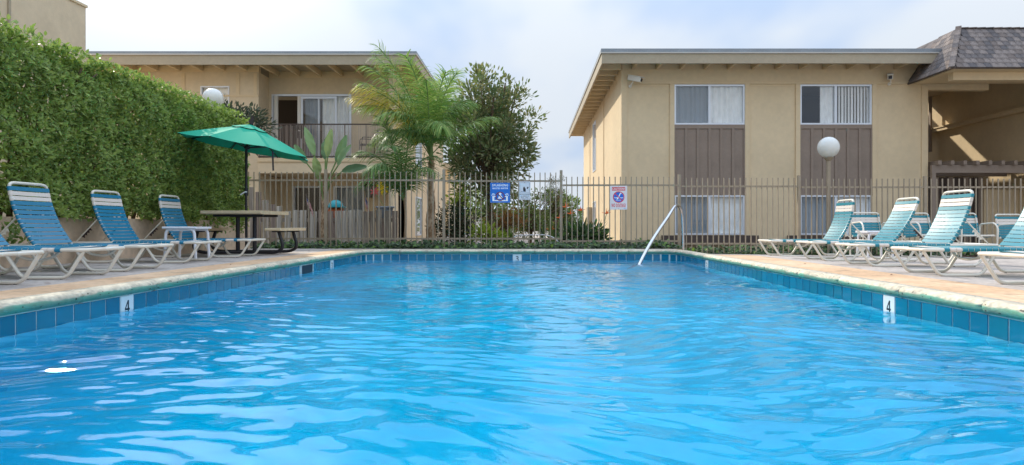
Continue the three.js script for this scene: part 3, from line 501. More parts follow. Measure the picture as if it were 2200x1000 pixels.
  const fold = (a, b, mat, n0) => { const n = Math.round((b - a) / 0.016), p = [], ix = [], uv = []; for (let i = 0; i <= n; i++) { const x = a + (b - a) * i / n, q = zb - 0.2 + 0.025 * Math.sin(i * 0.75 + n0); p.push(x, Y0, q, x, Y1, q); uv.push(x, 0, x, 2); } for (let i = 0; i < n; i++) { const k = i * 2; ix.push(k, k + 2, k + 1, k + 1, k + 2, k + 3); } const g = new THREE.BufferGeometry(); g.setAttribute('position', new THREE.Float32BufferAttribute(p, 3)); g.setAttribute('uv', new THREE.Float32BufferAttribute(uv, 2)); g.setIndex(ix); g.computeVertexNormals(); mesh('curtain', g, mat, d1); };
  fold(-7.05, -6.58, M.curtainGrey, 0); fold(-6.5, -5.6, M.curtain, 2);
  mesh('inner_door', bbox(-7.75, -7.35, Y0, 3.95, -22.2, -22.15), M.curtain, d1);
  for (const [a, b] of [[-7.7, -6.55], [-6.4, -5.4]]) { const d = part('patio_door', B); mesh('frame', merge([bbox(a, b, 1.69, 1.75, zl - 0.1, zl + 0.015), bbox(a, a + 0.05, -0.02, 1.69, zl - 0.1, zl + 0.015), bbox(b - 0.05, b, -0.02, 1.69, zl - 0.1, zl + 0.015)]), M.alu, d); mesh('pane', bbox(a + 0.05, b - 0.05, -0.02, 1.69, zl - 0.05, zl - 0.046), M.glass, d); if (b > -6) mesh('curtain', bbox(a, b, -0.02, 1.7, zl - 0.16, zl - 0.15), M.curtainGrey, d); }
  // balcony railing with reed screen
  const rail = part('balcony_railing', B), ry0 = 2.53, ry1 = 3.46, zr = zf + 0.02;
  mesh('top_rail', bbox(bx0, bx1, ry1, ry1 + 0.035, zr - 0.02, zr + 0.02), M.brownDark, rail);
  mesh('bottom_rail', bbox(bx0, bx1, ry0 - 0.03, ry0, zr - 0.02, zr + 0.02), M.brownDark, rail);
  for (let x = bx0 + 0.06; x < bx1; x += 0.63) mesh('rail_post', bbox(x - 0.012, x + 0.012, ry0 + 0.001, ry1 - 0.001, zr - 0.012, zr + 0.012), M.brownDark, rail);
  const r = rng(3), reeds = [[], [], []];
  for (let x = bx0 + 0.01; x < bx1; x += 0.028 + 0.022 * r()) { const w = 0.007 + 0.005 * r(), lean = (r() - 0.5) * 0.02, hh = ry1 - ry0 - 0.01 + 0.03 * (r() - 0.6); reeds[Math.floor(r() * 3)].push(box(w, hh, w, x, ry0 + hh / 2, zr + 0.026 + 0.004 * r(), 0, 0, lean)); }
  reeds.forEach((l, i) => stuff(mesh('reed_screen', merge(l), std({ color: [S(182, 164, 150), S(160, 142, 130), S(204, 188, 174)][i], roughness: 0.9 }), rail)));
  // roof
  const R = part('roof', B), rz = -18.4, rx = -3.28, fb = 5.06;
  mesh('roof_deck', bbox(xl, rx - 0.05, 5.24, 5.36, -30.8, rz - 0.05), M.fascia, R);
  mesh('fascia_board', bbox(xl, rx, fb, 5.33, rz - 0.045, rz), M.fascia, R);
  mesh('fascia_board', bbox(rx - 0.045, rx, fb, 5.33, -30.8, rz - 0.046), M.fascia, R);
  mesh('roof_lip', merge([bbox(xl, rx + 0.03, 5.331, 5.37, rz - 0.1, rz + 0.03), bbox(rx - 0.1, rx + 0.03, 5.331, 5.37, -30.8, rz - 0.101)]), M.lip, R);
  mesh('roof_edge', merge([bbox(xl, rx + 0.02, 5.371, 5.44, rz - 0.14, rz + 0.015), bbox(rx - 0.12, rx + 0.02, 5.371, 5.44, -30.8, rz - 0.141)]), M.gutter, R);
  mesh('roof_surface', bbox(xl, rx - 0.121, 5.361, 5.4, -30.8, rz - 0.141), M.gutter, R);
  for (let x = xl + 0.3; x < rx - 0.3; x += 0.66) mesh('rafter', bbox(x - 0.03, x + 0.03, 5.08, 5.239, x > bx0 && x < bx1 ? zb + 0.001 : zf + 0.001, rz - 0.046), M.stuccoTrim, R);
  for (let q = zf - 0.4; q > -30.6; q -= 0.66) mesh('rafter', bbox(xr + 0.001, rx - 0.046, 5.08, 5.239, q - 0.03, q + 0.03), M.stuccoTrim, R);
  mesh('frieze', merge([bbox(xl, bx0, top + 0.001, 5.239, zf - 0.15, zf - 0.02), bbox(bx0, bx1, top + 0.001, 5.239, zb - 0.14, zb - 0.01), bbox(bx1, xr, top + 0.001, 5.239, zf - 0.15, zf - 0.02), bbox(xr - 0.15, xr - 0.02, top + 0.001, 5.239, -30, zf - 0.151)]), M.stuccoTrim, R);
}
{
  const B = thing('apartment_building', 'plain tan stucco building rising behind the clipped hedge', 'building');
  mesh('long_wall', bbox(-15, -10.5, -0.32, 5.6, -15.2, 4), M.stuccoPink, B);
  mesh('parapet_cap', bbox(-15, -10.47, 5.601, 5.66, -15.23, 4), M.stuccoTrim, B);
  for (const q of [-12.95, -12.62]) mesh('wall_joint', bbox(-10.499, -10.47, 0, 5.6, q - 0.03, q + 0.03), M.fascia, B);
}
{
  const B = thing('neighbour_house', 'small tan house far along the path behind the tree', 'house');
  mesh('wall', bbox(-7.5, -4.25, -0.3, 3.4, -40, -34), M.stucco, B); mesh('roof', bbox(-7.9, -3.9, 3.401, 3.75, -40.4, -33.6), M.fascia, B);
  const C = thing('neighbour_house', 'distant low house with a pale grey roof beyond the garden', 'house');
  mesh('wall', bbox(-9, 3, -0.3, 2.2, -78, -70), M.brown, C);
  mesh('roof', merge([new THREE.CylinderGeometry(0.1, 5.2, 1.5, 4, 1).rotateY(Math.PI / 4).scale(1.8, 1, 1.15).translate(-3, 2.96, -74)]), std({ color: S(190, 194, 198), roughness: 0.8 }), C);
  mesh('garage_door', bbox(-6, -3.4, -0.3, 1.7, -69.99, -69.94), M.white, C);
}

// ------------------------------------------------------------------ steel fence
{
  const pick = new THREE.BoxGeometry(0.019, 1, 0.019), postG = new THREE.BoxGeometry(0.055, 1, 0.055);
  const panels = [
    [-6.15, -4.23, -13.3, 1.575, -0.03, 'steel picket fence panel at the hedge end beside the picnic table'],
    [-4.23, -1.79, -13.3, 1.575, -0.03, 'steel picket fence panel in front of the palm and weathered boards'],
    [-1.79, 0.63, -13.3, 1.56, -0.03, 'steel picket fence panel carrying the blue splashing sign'],
    [0.63, 3.06, -13.25, 1.47, -0.08, 'steel picket fence panel carrying the no diving sign'],
    [3.06, 5.48, -13.15, 1.44, -0.13, 'steel picket fence panel beside the pool handrail'],
    [5.48, 8.02, -13.1, 1.42, -0.15, 'steel picket fence panel behind the globe lamp post'],
    [8.02, 10.4, -13.1, 1.42, -0.17, 'steel picket fence panel in front of the dark stairwell'],
    [10.4, 12.8, -13.1, 1.42, -0.2, 'steel picket fence panel at the far end past the chairs'],
  ];
  panels.forEach(([x0, x1, z, top, bot, label], i) => {
    const f = thing('picket_fence', label, 'fence', [0, 0, 0], 0, 'steel picket fence panels round the pool');
    const post = mesh('post', postG, M.fence, f); post.scale.y = top + 0.04 - bot; post.position.set(x1, (top + 0.04 + bot) / 2, z);
    mesh('top_rail', bbox(x0 + 0.03, x1 - 0.03, top - 0.20, top - 0.165, z - 0.017, z + 0.017), M.fence, f);
    mesh('bottom_rail', bbox(x0 + 0.03, x1 - 0.03, bot + 0.20, bot + 0.235, z - 0.017, z + 0.017), M.fence, f);
    const n = Math.round((x1 - x0) / 0.111), r = rng(100 + i);
    for (let k = 1; k < n; k++) { const m = mesh('picket', pick, M.fence, f); m.scale.y = top - bot - 0.04; m.position.set(x0 + (x1 - x0) * k / n + (r() - 0.5) * 0.006, (top + bot) / 2 + 0.01, z + 0.0275); m.rotation.z = (r() - 0.5) * 0.006; }
  });
}
// signs
function signTex(w, h, draw) { const c = document.createElement('canvas'); c.width = w; c.height = h; draw(c.getContext('2d'), w, h); const t = new THREE.CanvasTexture(c); t.colorSpace = THREE.SRGBColorSpace; return t; }
function sign(name, label, x0, x1, y0, y1, z, tex, edge) {
  const s = thing(name, label, 'sign', [(x0 + x1) / 2, (y0 + y1) / 2, z]);
  mesh('board', cham(x1 - x0, y1 - y0, 0.008, 0.002), std({ color: edge, roughness: 0.5 }), s);
  const f = mesh('printed_face', new THREE.PlaneGeometry(x1 - x0 - 0.004, y1 - y0 - 0.004), std({ map: tex, roughness: 0.45 }), s); f.position.z = 0.0055;
  const b = mesh('bolt', merge([cyl(0.006, 0.006, 0.006, 0, 0, 0, 8).rotateX(Math.PI / 2).translate(0, (y1 - y0) / 2 - 0.02, 0.009), cyl(0.006, 0.006, 0.006, 0, 0, 0, 8).rotateX(Math.PI / 2).translate(0, -(y1 - y0) / 2 + 0.02, 0.009)]), M.steel, s);
}
const noRing = (x, cx, cy, R, lw, col) => { x.strokeStyle = col; x.lineWidth = lw; x.beginPath(); x.arc(cx, cy, R, 0, Math.PI * 2); x.stroke(); x.beginPath(); x.moveTo(cx - R * 0.72, cy - R * 0.72); x.lineTo(cx + R * 0.72, cy + R * 0.72); x.stroke(); };
{
  const Z = 13.24, px = (p) => (p - 1140) * Z / 1385, py = (p) => 0.449 - (p - 486) * Z / 1385;
  sign('splash_sign', 'square blue SPLASHING WASTES WATER sign on the pool fence', px(1053), px(1096), py(436), py(393), -Z, signTex(384, 384, (x, w, h) => {
    x.fillStyle = '#1672cf'; x.fillRect(0, 0, w, h); x.fillStyle = '#fff'; x.textAlign = 'center'; x.font = 'bold 58px sans-serif'; x.fillText('SPLASHING', w / 2, 68, w * 0.88); x.font = 'bold 42px sans-serif'; x.fillText('WASTES WATER', w / 2, 122, w * 0.86);
    for (const s of [-1, 1]) { x.fillRect(w / 2 + s * 132 - 18, 262, 36, 92); x.fillRect(w / 2 + s * 112 - 40, 256, 80, 16); x.beginPath(); x.moveTo(w / 2 + s * 96, 232); x.quadraticCurveTo(w / 2 + s * 140, 190, w / 2 + s * 158, 226); x.lineWidth = 10; x.strokeStyle = '#fff'; x.stroke(); x.beginPath(); x.moveTo(w / 2 + s * 110, 246); x.quadraticCurveTo(w / 2 + s * 142, 214, w / 2 + s * 166, 250); x.stroke(); }
    x.beginPath(); x.moveTo(60, 354); for (let i = 0; i <= 8; i++) x.quadraticCurveTo(60 + i * 33 - 16, 318, 60 + i * 33, 340); x.lineTo(324, 354); x.fill();
    x.beginPath(); x.arc(w / 2, 214, 24, 0, 7); x.fill(); x.beginPath(); x.moveTo(w / 2 - 46, 310); x.lineTo(w / 2 - 14, 236); x.lineTo(w / 2 + 30, 250); x.lineTo(w / 2 + 54, 310); x.fill();
    noRing(x, w / 2, 262, 80, 17, '#7c1f28');
  }), S(230, 230, 230));
  sign('glass_sign', 'small white no glassware sign beside the blue splashing sign', px(1115), px(1139.5), py(430), py(390), -Z, signTex(256, 416, (x, w, h) => {
    x.fillStyle = '#dfe3e8'; x.fillRect(0, 0, w, h); x.strokeStyle = '#8d949c'; x.lineWidth = 5; x.strokeRect(8, 8, w - 16, h - 16); x.strokeRect(22, 30, w - 44, 224);
    x.fillStyle = '#24262b'; x.beginPath(); x.moveTo(104, 122); x.lineTo(128, 122); x.lineTo(132, 150); x.lineTo(152, 164); x.lineTo(152, 232); x.lineTo(96, 232); x.lineTo(92, 160); x.fill(); x.save(); x.translate(196, 150); x.rotate(0.5); x.fillRect(-18, -26, 30, 44); x.restore(); x.fillRect(44, 224, 40, 8);
    x.textAlign = 'center'; x.font = 'bold 32px sans-serif'; x.fillText('NO GLASSWARE', w / 2, 300, w * 0.9); x.fillText('ALLOWED IN', w / 2, 342, w * 0.8); x.fillText('POOL AREA', w / 2, 384, w * 0.76);
  }), S(210, 212, 215));
  sign('diving_sign', 'white CAUTION NO DIVING sign with a blue diver roundel', px(1310), px(1347), py(451), py(400), -13.19, signTex(300, 416, (x, w, h) => {
    x.fillStyle = '#e9e3e2'; x.fillRect(0, 0, w, h); x.fillStyle = '#d8323c'; x.fillRect(34, 20, w - 68, 62); x.fillStyle = '#f4efee'; x.textAlign = 'center'; x.font = 'bold 52px sans-serif'; x.fillText('CAUTION!', w / 2, 69, w * 0.74);
    x.fillStyle = '#1f6fd2'; x.beginPath(); x.arc(w / 2, 196, 92, 0, 7); x.fill(); x.strokeStyle = '#fff'; x.lineWidth = 9; x.beginPath(); x.moveTo(70, 214); for (let i = 0; i < 6; i++) x.quadraticCurveTo(84 + i * 27, 196, 97 + i * 27, 214); x.stroke(); x.lineWidth = 17; x.beginPath(); x.moveTo(178, 132); x.lineTo(148, 200); x.lineTo(118, 236); x.stroke(); x.fillStyle = '#fff'; x.beginPath(); x.arc(190, 126, 13, 0, 7); x.fill(); x.lineWidth = 7; x.beginPath(); x.moveTo(100, 250); x.lineTo(200, 250); x.stroke();
    noRing(x, w / 2, 196, 94, 14, '#e0353c');
    x.fillStyle = '#d8323c'; x.font = 'bold 84px sans-serif'; x.fillText('NO DIVING!', w / 2, 372, w * 0.84); x.fillStyle = '#7db7dc'; x.fillRect(w - 62, h - 26, 40, 10);
  }), S(235, 235, 235));
}
{ // pool handrail
  const h = thing('pool_handrail', 'bent stainless steel handrail at the far corner of the pool', 'handrail');
  mesh('rail', tube([[1.66, -0.75, -10.75], [1.74, -0.45, -10.83], [1.86, -0.2, -11.0], [2.16, 0.2, -11.42], [2.56, 0.62, -12.0], [2.73, 0.80, -12.28], [2.82, 0.845, -12.42], [2.91, 0.80, -12.54], [2.965, 0.66, -12.62], [2.99, 0.35, -12.65], [3.0, -0.1, -12.66]], 0.028, 80, 12), M.steel, h);
  mesh('escutcheon', new THREE.CylinderGeometry(0.04, 0.055, 0.02, 20).translate(2.998, -0.07, -12.66), M.steel, h);
}

// ------------------------------------------------------------------ strap loungers
function strapGeo(halfW, tubeR, width, sag = 0.006) {   // band over two tubes, wrapped round them; local: along z, facing +y
  const R = tubeR + 0.0015, th = 0.003, out = [], inn = [];
  const arc = (zc, a0, a1) => { for (let i = 0; i <= 7; i++) { const a = a0 + (a1 - a0) * i / 7; out.push([zc + (R + th) * Math.cos(a), (R + th) * Math.sin(a)]); inn.push([zc + R * Math.cos(a), R * Math.sin(a)]); } };
  arc(-halfW, Math.PI * 1.75, Math.PI * 0.5);
  for (let i = 1; i < 6; i++) { const t = i / 6, z = -halfW + 2 * halfW * t, y = R - sag * Math.sin(Math.PI * t); out.push([z, y + th]); inn.push([z, y]); }
  arc(halfW, Math.PI * 0.5, -Math.PI * 0.75);
  const s = new THREE.Shape(); out.forEach((p, i) => i ? s.lineTo(p[0], p[1]) : s.moveTo(p[0], p[1])); for (let i = inn.length - 1; i >= 0; i--) s.lineTo(inn[i][0], inn[i][1]); s.closePath();
  return new THREE.ExtrudeGeometry(s, { depth: width, bevelEnabled: false }).translate(0, 0, -width / 2).rotateY(Math.PI / 2);   // shape x -> -z, depth -> x
}
function makeLounger(name, label, tealMat, lift, r, bracketDark) {
  const t = thing(name, label, 'lounger'), hw = 0.285, tr = 0.0155, h = 0.25, hinge = -1.08, end = -1.62;
  // frame: each side is rail plus sled legs; foot bar joins the sides
  for (const s of [-1, 1]) {
    const z = s * hw, zi = z - s * 0.034;
    mesh('side_rail', bentTube([[0.0, h, 0], [0.0, h, z], [end, h, z], [end, h, 0]].map(([x, y, q]) => [x - 0.02, y, q]), tr, 0.045), M.tubeW, t);
    mesh('leg', bentTube([[-0.03, h - 0.012, zi], [-0.17, tr, zi], [-0.56, tr, zi], [-0.70, h - 0.02, zi]], tr, 0.06), M.tubeW, t);
    mesh('leg', bentTube([[-0.95, h - 0.02, zi], [-1.09, tr, zi], [-1.42, tr, zi], [-1.56, h - 0.012, zi]], tr, 0.06), M.tubeW, t);
    for (const x of [-0.22, -0.5, -1.14, -1.38]) mesh('foot_pad', cyl(0.012, 0.012, 0.010, x, 0.005, zi, 8), M.black, t);
  }
  mesh('bow_brace', tube([[-0.62, h - 0.01, -hw], [-0.60, h - 0.075, -hw * 0.6], [-0.59, h - 0.10, 0], [-0.60, h - 0.075, hw * 0.6], [-0.62, h - 0.01, hw]], tr * 0.85, 20), M.tubeW, t);
  // back frame, curved
  const n = 16, back = part('backrest', t), pts = [], top = 0.655;
  let x = hinge, y = h; const P = [[x, y]];
  for (let i = 1; i <= n; i++) { const a = (lift[0] + (lift[1] - lift[0]) * (i / n)) * Math.PI / 180; x -= Math.cos(a) * top / n; y += Math.sin(a) * top / n; P.push([x, y]); }
  const bw = hw - 0.033, L = P.map(([a, b]) => [a, b, -bw]), Rr = P.map(([a, b]) => [a, b, bw]).reverse();
  const T = P[n], Q = [T[0] - 0.004, T[1] + 0.035];
  mesh('back_frame', bentTube([...L, [Q[0], Q[1], -bw + 0.012], [Q[0] - 0.002, Q[1] + 0.012, -bw + 0.06], [Q[0] - 0.002, Q[1] + 0.012, bw - 0.06], [Q[0], Q[1], bw - 0.012], ...Rr], tr, 0.04), M.tubeW, back);
  const at = (d) => { const f = Math.min(n - 1e-6, d / top * n), i = Math.floor(f), k = f - i; return [P[i][0] + (P[i + 1][0] - P[i][0]) * k, P[i][1] + (P[i + 1][1] - P[i][1]) * k, Math.atan2(P[i + 1][1] - P[i][1], P[i][0] - P[i + 1][0])]; };
  const gB = strapGeo(bw, tr, 0.041), gS = strapGeo(hw, tr, 0.047, 0.008);
  for (let k = 0; k < 13; k++) {   // counted from the top: teal, two white, then teal
    const [a, b, ang] = at(top - 0.014 - k * 0.0498), m = mesh('strap', gB, k === 1 || k === 2 ? M.strapW : tealMat, back); m.position.set(a, b, 0); m.rotation.z = -ang; m.rotation.y = (r() - 0.5) * 0.012;
  }
  for (let k = 0; k < 16; k++) { const m = mesh('strap', gS, k === 1 || k === 2 ? M.strapW : tealMat, t); m.position.set(-0.22 - k * 0.0545, h, 0); m.rotation.y = (r() - 0.5) * 0.01; }
  // props with ratchet plates
  const mid = at(0.36);
  for (const s of [-1, 1]) {
    const pr = mesh('prop', bentTube([[mid[0], mid[1], s * (bw - 0.01)], [end + 0.07, h + 0.012, s * (bw - 0.01)]], 0.009, 0.02, 6), M.tubeW, t);
    const sh = new THREE.Shape(); sh.moveTo(0, 0); sh.lineTo(0.16, 0.012); for (let i = 0; i < 4; i++) { sh.lineTo(0.16 - i * 0.04, -0.03); sh.lineTo(0.148 - i * 0.04, -0.045); sh.lineTo(0.138 - i * 0.04, -0.022); } sh.closePath();
    const g = new THREE.ExtrudeGeometry(sh, { depth: 0.006, bevelEnabled: false }); const a = Math.atan2(mid[1] - h, mid[0] - end - 0.07);
    g.rotateZ(a).translate(end + 0.07 + (mid[0] - end - 0.07) * 0.2, h + 0.012 + (mid[1] - h) * 0.2 - 0.006, s * (bw - 0.01) - 0.003); mesh('ratchet_plate', g, bracketDark ? M.bracket : M.tubeW, t);
  }
  return t;
}
{
  const G1 = 'strap loungers along the hedge wall', G2 = 'strap loungers on the sunny side of the pool';
  const LEFT = [[-3.75, -4.72, 0, 'teal strap lounger on the hedge side, closest to the shallow steps opposite end'], [-3.75, -5.7, 0], [-3.80, -6.62, 1], [-4.0, -8.09, 2], [-4.0, -9.5, 3]];
  const lab = ['blue strap lounger lying first in the hedge-side row, away from picnic table', 'blue strap lounger second in the hedge-side row, away from picnic table', 'blue strap lounger with pale ratchet arms in the hedge-side row', 'blue strap lounger with dark ratchet plates before the white side table', 'blue strap lounger between the white side table and the picnic table'];
  LEFT.forEach(([x, z], i) => { const l = makeLounger('strap_lounger', lab[i], M.strapB, [[46, 80], [44, 78], [49, 80], [49, 80], [50, 84]][i], rng(40 + i), i > 2); l.position.set(x, -0.004, z); l.rotation.y = [0.02, -0.01, 0.01, -0.015, 0.01][i]; l.userData.group = G1; });
  const RIGHT = [[3.55, -4.86], [3.6, -6.2], [3.74, -7.66], [3.73, -8.83], [3.72, -10.3]];
  const labR = ['turquoise strap lounger first in the sunny row, farthest from the fence', 'turquoise strap lounger second from the end in the sunny row', 'turquoise strap lounger with steep tall backrest in middle of sunny row', 'turquoise strap lounger with dark ratchet plates in the sunny row', 'turquoise strap lounger nearest the fence, in front of the white side table'];
  RIGHT.forEach(([x, z], i) => { const l = makeLounger('strap_lounger', labR[i], M.strapT, [[52, 74], [46, 72], [50, 78], [44, 70], [50, 84]][i], rng(60 + i), i === 3); l.position.set(x, deckR(x + 0.8, z) + 0.002, z); l.rotation.y = Math.PI + [0.01, -0.015, 0.02, -0.01, 0.01][i]; l.rotation.z = -0.0; l.userData.group = G2; });
}
function sideTable(label, x, y, z, turn) {
  const t = thing('side_table', label, 'table', [x, y, z], turn, 'white plastic side tables');
  mesh('table_top', cham(0.45, 0.028, 0.45, 0.008).translate(0, 0.43, 0), M.whitePlastic, t);
  mesh('apron', merge([box(0.38, 0.03, 0.012, 0, 0.40, 0.18), box(0.38, 0.03, 0.012, 0, 0.40, -0.18)]), M.whitePlastic, t);
  for (const s of [-1, 1]) for (const q of [-1, 1]) mesh('leg', bentTube([[s * 0.10, 0.408, q * 0.19], [s * 0.185, 0.40, q * 0.19], [s * 0.205, 0.0, q * 0.19]], 0.019, 0.07), M.whitePlastic, t);
}
sideTable('white plastic side table between two loungers on the hedge side', -4.68, -0.004, -8.78, 0.03);
sideTable('white plastic side table in front of a strap armchair by the fence', 5.85, deckR(5.85, -10.95), -10.95, -0.04);

// strap armchairs near the fence
function makeChair(label, x, z, turn, seed) {
  const c = thing('strap_armchair', label, 'chair', [x, deckR(x, z) + 0.002, z], turn, 'strap armchairs by the fence'), hw = 0.27, tr = 0.014, r = rng(seed);   // faces +z
  for (const s of [-1, 1]) {
    mesh('arm_frame', bentTube([[s * hw, tr, -0.27], [s * (hw + 0.01), 0.60, -0.24], [s * (hw + 0.01), 0.62, 0.2], [s * (hw + 0.02), 0.52, 0.29], [s * (hw + 0.01), tr, 0.24]], tr, 0.07), M.tubeW, c);
    mesh('runner', bentTube([[s * hw, tr, -0.27], [s * hw, tr, 0.24]], tr, 0.02), M.tubeW, c);
  }
  mesh('seat_frame', bentTube([[-hw + 0.015, 0.36, -0.22], [-hw + 0.015, 0.40, 0.26], [hw - 0.015, 0.40, 0.26], [hw - 0.015, 0.36, -0.22]], tr, 0.04), M.tubeW, c);
  const back = part('backrest', c), bw = hw - 0.02;
  mesh('back_frame', bentTube([[-bw, 0.36, -0.21], [-bw, 0.79, -0.33], [bw, 0.79, -0.33], [bw, 0.36, -0.21]], tr, 0.05), M.tubeW, back);
  const g = strapGeo(bw, tr, 0.042, 0.004), gs = strapGeo(hw - 0.015, tr, 0.044, 0.008);
  for (let k = 0; k < 8; k++) { const t = (0.735 - k * 0.047 - 0.36) / 0.43, m = mesh('strap', g, k === 1 || k === 2 ? M.strapW : M.strapT, back); m.position.set(0, 0.36 + 0.43 * t, -0.21 - 0.12 * t); m.rotation.order = 'YXZ'; m.rotation.y = Math.PI / 2; m.rotation.x = 0; m.rotation.z = Math.atan2(0.43, 0.12) - Math.PI; }
  for (let k = 0; k < 8; k++) { const t = (0.23 - k * 0.053 + 0.22) / 0.48, m = mesh('strap', gs, k < 2 ? M.strapW : M.strapT, c); m.position.set(0, 0.36 + 0.04 * t, -0.22 + 0.48 * t); m.rotation.order = 'YXZ'; m.rotation.y = -Math.PI / 2; m.rotation.z = 0.083; }
}
makeChair('teal and white strap armchair behind the white side table', 6.08, -11.45, -0.05, 1);
makeChair('teal and white strap armchair second along the fence from the table', 7.0, -11.4, 0.04, 2);
makeChair('teal and white strap armchair third along the fence from the table', 7.72, -11.3, -0.12, 3);
makeChair('teal and white strap armchair fourth along the fence from the table', 8.72, -11.4, 0.1, 4);

// ------------------------------------------------------------------ picnic table and umbrella
{
  const t = thing('picnic_table', 'picnic table with tan slab top and benches on a black tube frame', 'table', [-4.6, -0.004, -10.42], -0.06);
  mesh('table_top', cham(0.98, 0.055, 0.98, 0.012).translate(0, 0.665, 0), M.tableTop, t);
  mesh('top_frame', merge([box(0.8, 0.035, 0.05, 0, 0.618, 0.25), box(0.8, 0.035, 0.05, 0, 0.618, -0.25)]), M.black, t);
  for (const s of [-1, 1]) mesh('pedestal', cyl(0.032, 0.032, 0.56, s * 0.14, 0.32, 0.0), M.black, t);
  for (const s of [-1, 1]) {
    const b = part('bench', t);
    mesh('bench_seat', cham(0.26, 0.045, 0.95, 0.01).translate(s * 0.66, 0.4, 0), M.tableTop, b);
    for (const q of [-0.26, 0.26]) { mesh('bench_leg', bentTube([[0, 0.035, q * 0.5], [s * 0.62, 0.035, q], [s * 0.74, 0.11, q], [s * 0.66, 0.36, q]], 0.026, 0.10, 10), M.black, b); mesh('seat_bracket', box(0.2, 0.02, 0.06, s * 0.66, 0.366, q), M.black, b); }
  }
  const u = thing('patio_umbrella', 'tilted green canvas umbrella rising through the picnic table', 'umbrella', [-4.6, 0, -10.42]);
  mesh('pole', merge([cyl(0.021, 0.021, 1.62, 0, 0.84, 0), cyl(0.03, 0.03, 0.12, 0, 1.0, 0)]), M.black, u);
  mesh('crank', bentTube([[0.02, 1.0, 0.0], [0.0, 1.0, 0.05], [-0.07, 0.95, 0.06]], 0.011, 0.02, 6), M.whitePlastic, u);
  const top = part('canopy', u); top.position.set(0, 1.66, 0); top.rotation.set(-0.03, 0.28, -0.165, 'ZXY');
  mesh('upper_pole', cyl(0.019, 0.019, 0.5, 0, 0.22, 0), M.black, top);
  mesh('finial', cyl(0.035, 0.028, 0.13, 0, 0.51, 0), M.bracket, top);
  mesh('hub', cyl(0.045, 0.045, 0.05, 0, 0.06, 0), M.black, top);
  const Rr = 1.02, prof = (k) => 0.42 - 0.36 * Math.pow(k, 1.12);
  const panel = (k0, k1, lift) => { const p = [], ix = [], nu = 8, nv = 8; for (let j = 0; j <= nv; j++) for (let i = 0; i <= nu; i++) { const k = k0 + (k1 - k0) * j / nv, f = i / nu, a = (f - 0.5) * Math.PI / 4, rad = Rr * k * Math.cos(Math.PI / 8) / Math.cos(a), sag = Math.sin(Math.PI * f) * 0.035 * k * (1 - 0.5 * k); p.push(rad * Math.cos(a) * (1 - 0.03 * Math.sin(Math.PI * f) * k), prof(k) + lift - sag, rad * Math.sin(a)); } for (let j = 0; j < nv; j++) for (let i = 0; i < nu; i++) { const a = j * (nu + 1) + i, b = a + 1, c = a + nu + 1, d = c + 1; ix.push(a, b, c, b, d, c); } const g = new THREE.BufferGeometry(); g.setAttribute('position', new THREE.Float32BufferAttribute(p, 3)); g.setIndex(ix); g.setAttribute('uv', new THREE.Float32BufferAttribute(new Float32Array(p.length / 3 * 2), 2)); g.computeVertexNormals(); return g; };
  const main = panel(0.06, 1, 0), vent = panel(0.03, 0.28, 0.018), rib = bentTube([[0.04, 0.395, 0], [0.55, prof(0.51) - 0.03, 0], [Rr - 0.02, prof(0.98) - 0.02, 0]], 0.009, 0.05, 6), strut = bentTube([[0.04, 0.06, 0], [0.56, prof(0.52) - 0.035, 0]], 0.007, 0.02, 6);
  for (let k = 0; k < 8; k++) {
    const m = mesh('canopy_panel', main, M.canopy, top), v = mesh('vent_panel', vent, M.canopy, top), rb = mesh('rib', rib, M.black, top), st = mesh('strut', strut, M.black, top);
    m.rotation.y = v.rotation.y = k * Math.PI / 4; rb.rotation.y = st.rotation.y = (k + 0.5) * Math.PI / 4;
  }
  mesh('tie_strap', box(0.025, 0.3, 0.004, 0.5, -0.12, 0.72, 0.05, 0, 0.19), M.black, top);
}
// ------------------------------------------------------------------ lamps and cameras
function globeLamp(label, x, y0, yc, z) {
  const l = thing('globe_lamp', label, 'lamp', [x, y0, z], 0, 'globe lamp posts');
  mesh('post', cyl(0.05, 0.043, yc - y0 - 0.24, 0, (yc - y0 - 0.24) / 2, 0), M.fence, l);
  mesh('collar', new THREE.LatheGeometry([[0.05, 0], [0.06, 0.01], [0.085, 0.05], [0.10, 0.06], [0.10, 0.075]].map(p => new THREE.Vector2(...p)), 20).translate(0, yc - y0 - 0.285, 0), M.fence, l);
  mesh('globe', new THREE.SphereGeometry(0.222, 40, 28).translate(0, yc - y0, 0), M.globe, l);
}
globeLamp('white globe lamp on a post behind the fence before brown panels', 6.29, -0.17, 2.11, -13.6);
globeLamp('white globe lamp rising behind the clipped hedge', -7.15, 0.5, 3.32, -14.5);
function securityCamera(label, x, y, z, turn, dark) {
  const c = thing('security_camera', label, 'camera', [x, y, z], 0, 'security cameras under the eaves');
  mesh('bracket', merge([cyl(0.045, 0.045, 0.02, 0, 0, 0).rotateX(Math.PI / 2).translate(0, -0.1, 0.012), bentTube([[0, -0.1, 0.012], [0, -0.1, 0.10], [turn > 0 ? 0.06 : -0.04, 0.0, 0.14]], 0.016, 0.04)]), M.white, c);
  const b = part('housing', c); b.position.set(turn > 0 ? 0.1 : -0.06, 0.06, 0.17); b.rotation.set(0.28, turn, 0, 'YXZ');
  mesh('body', cham(0.13, 0.12, 0.40, 0.022), M.white, b); mesh('sunshield', cham(0.15, 0.016, 0.46, 0.004).translate(0, 0.072, 0.03), M.white, b);
  mesh('lens_window', cham(0.09, 0.085, 0.01, 0.003).translate(0, 0, 0.204), M.black, b);
}
securityCamera('white security camera at the eave corner above the no diving sign', 2.70, 4.34, -17.468, 0.95);
securityCamera('white security camera under the eave beside the mansard roof', 9.72, 4.40, -17.47, -0.5);
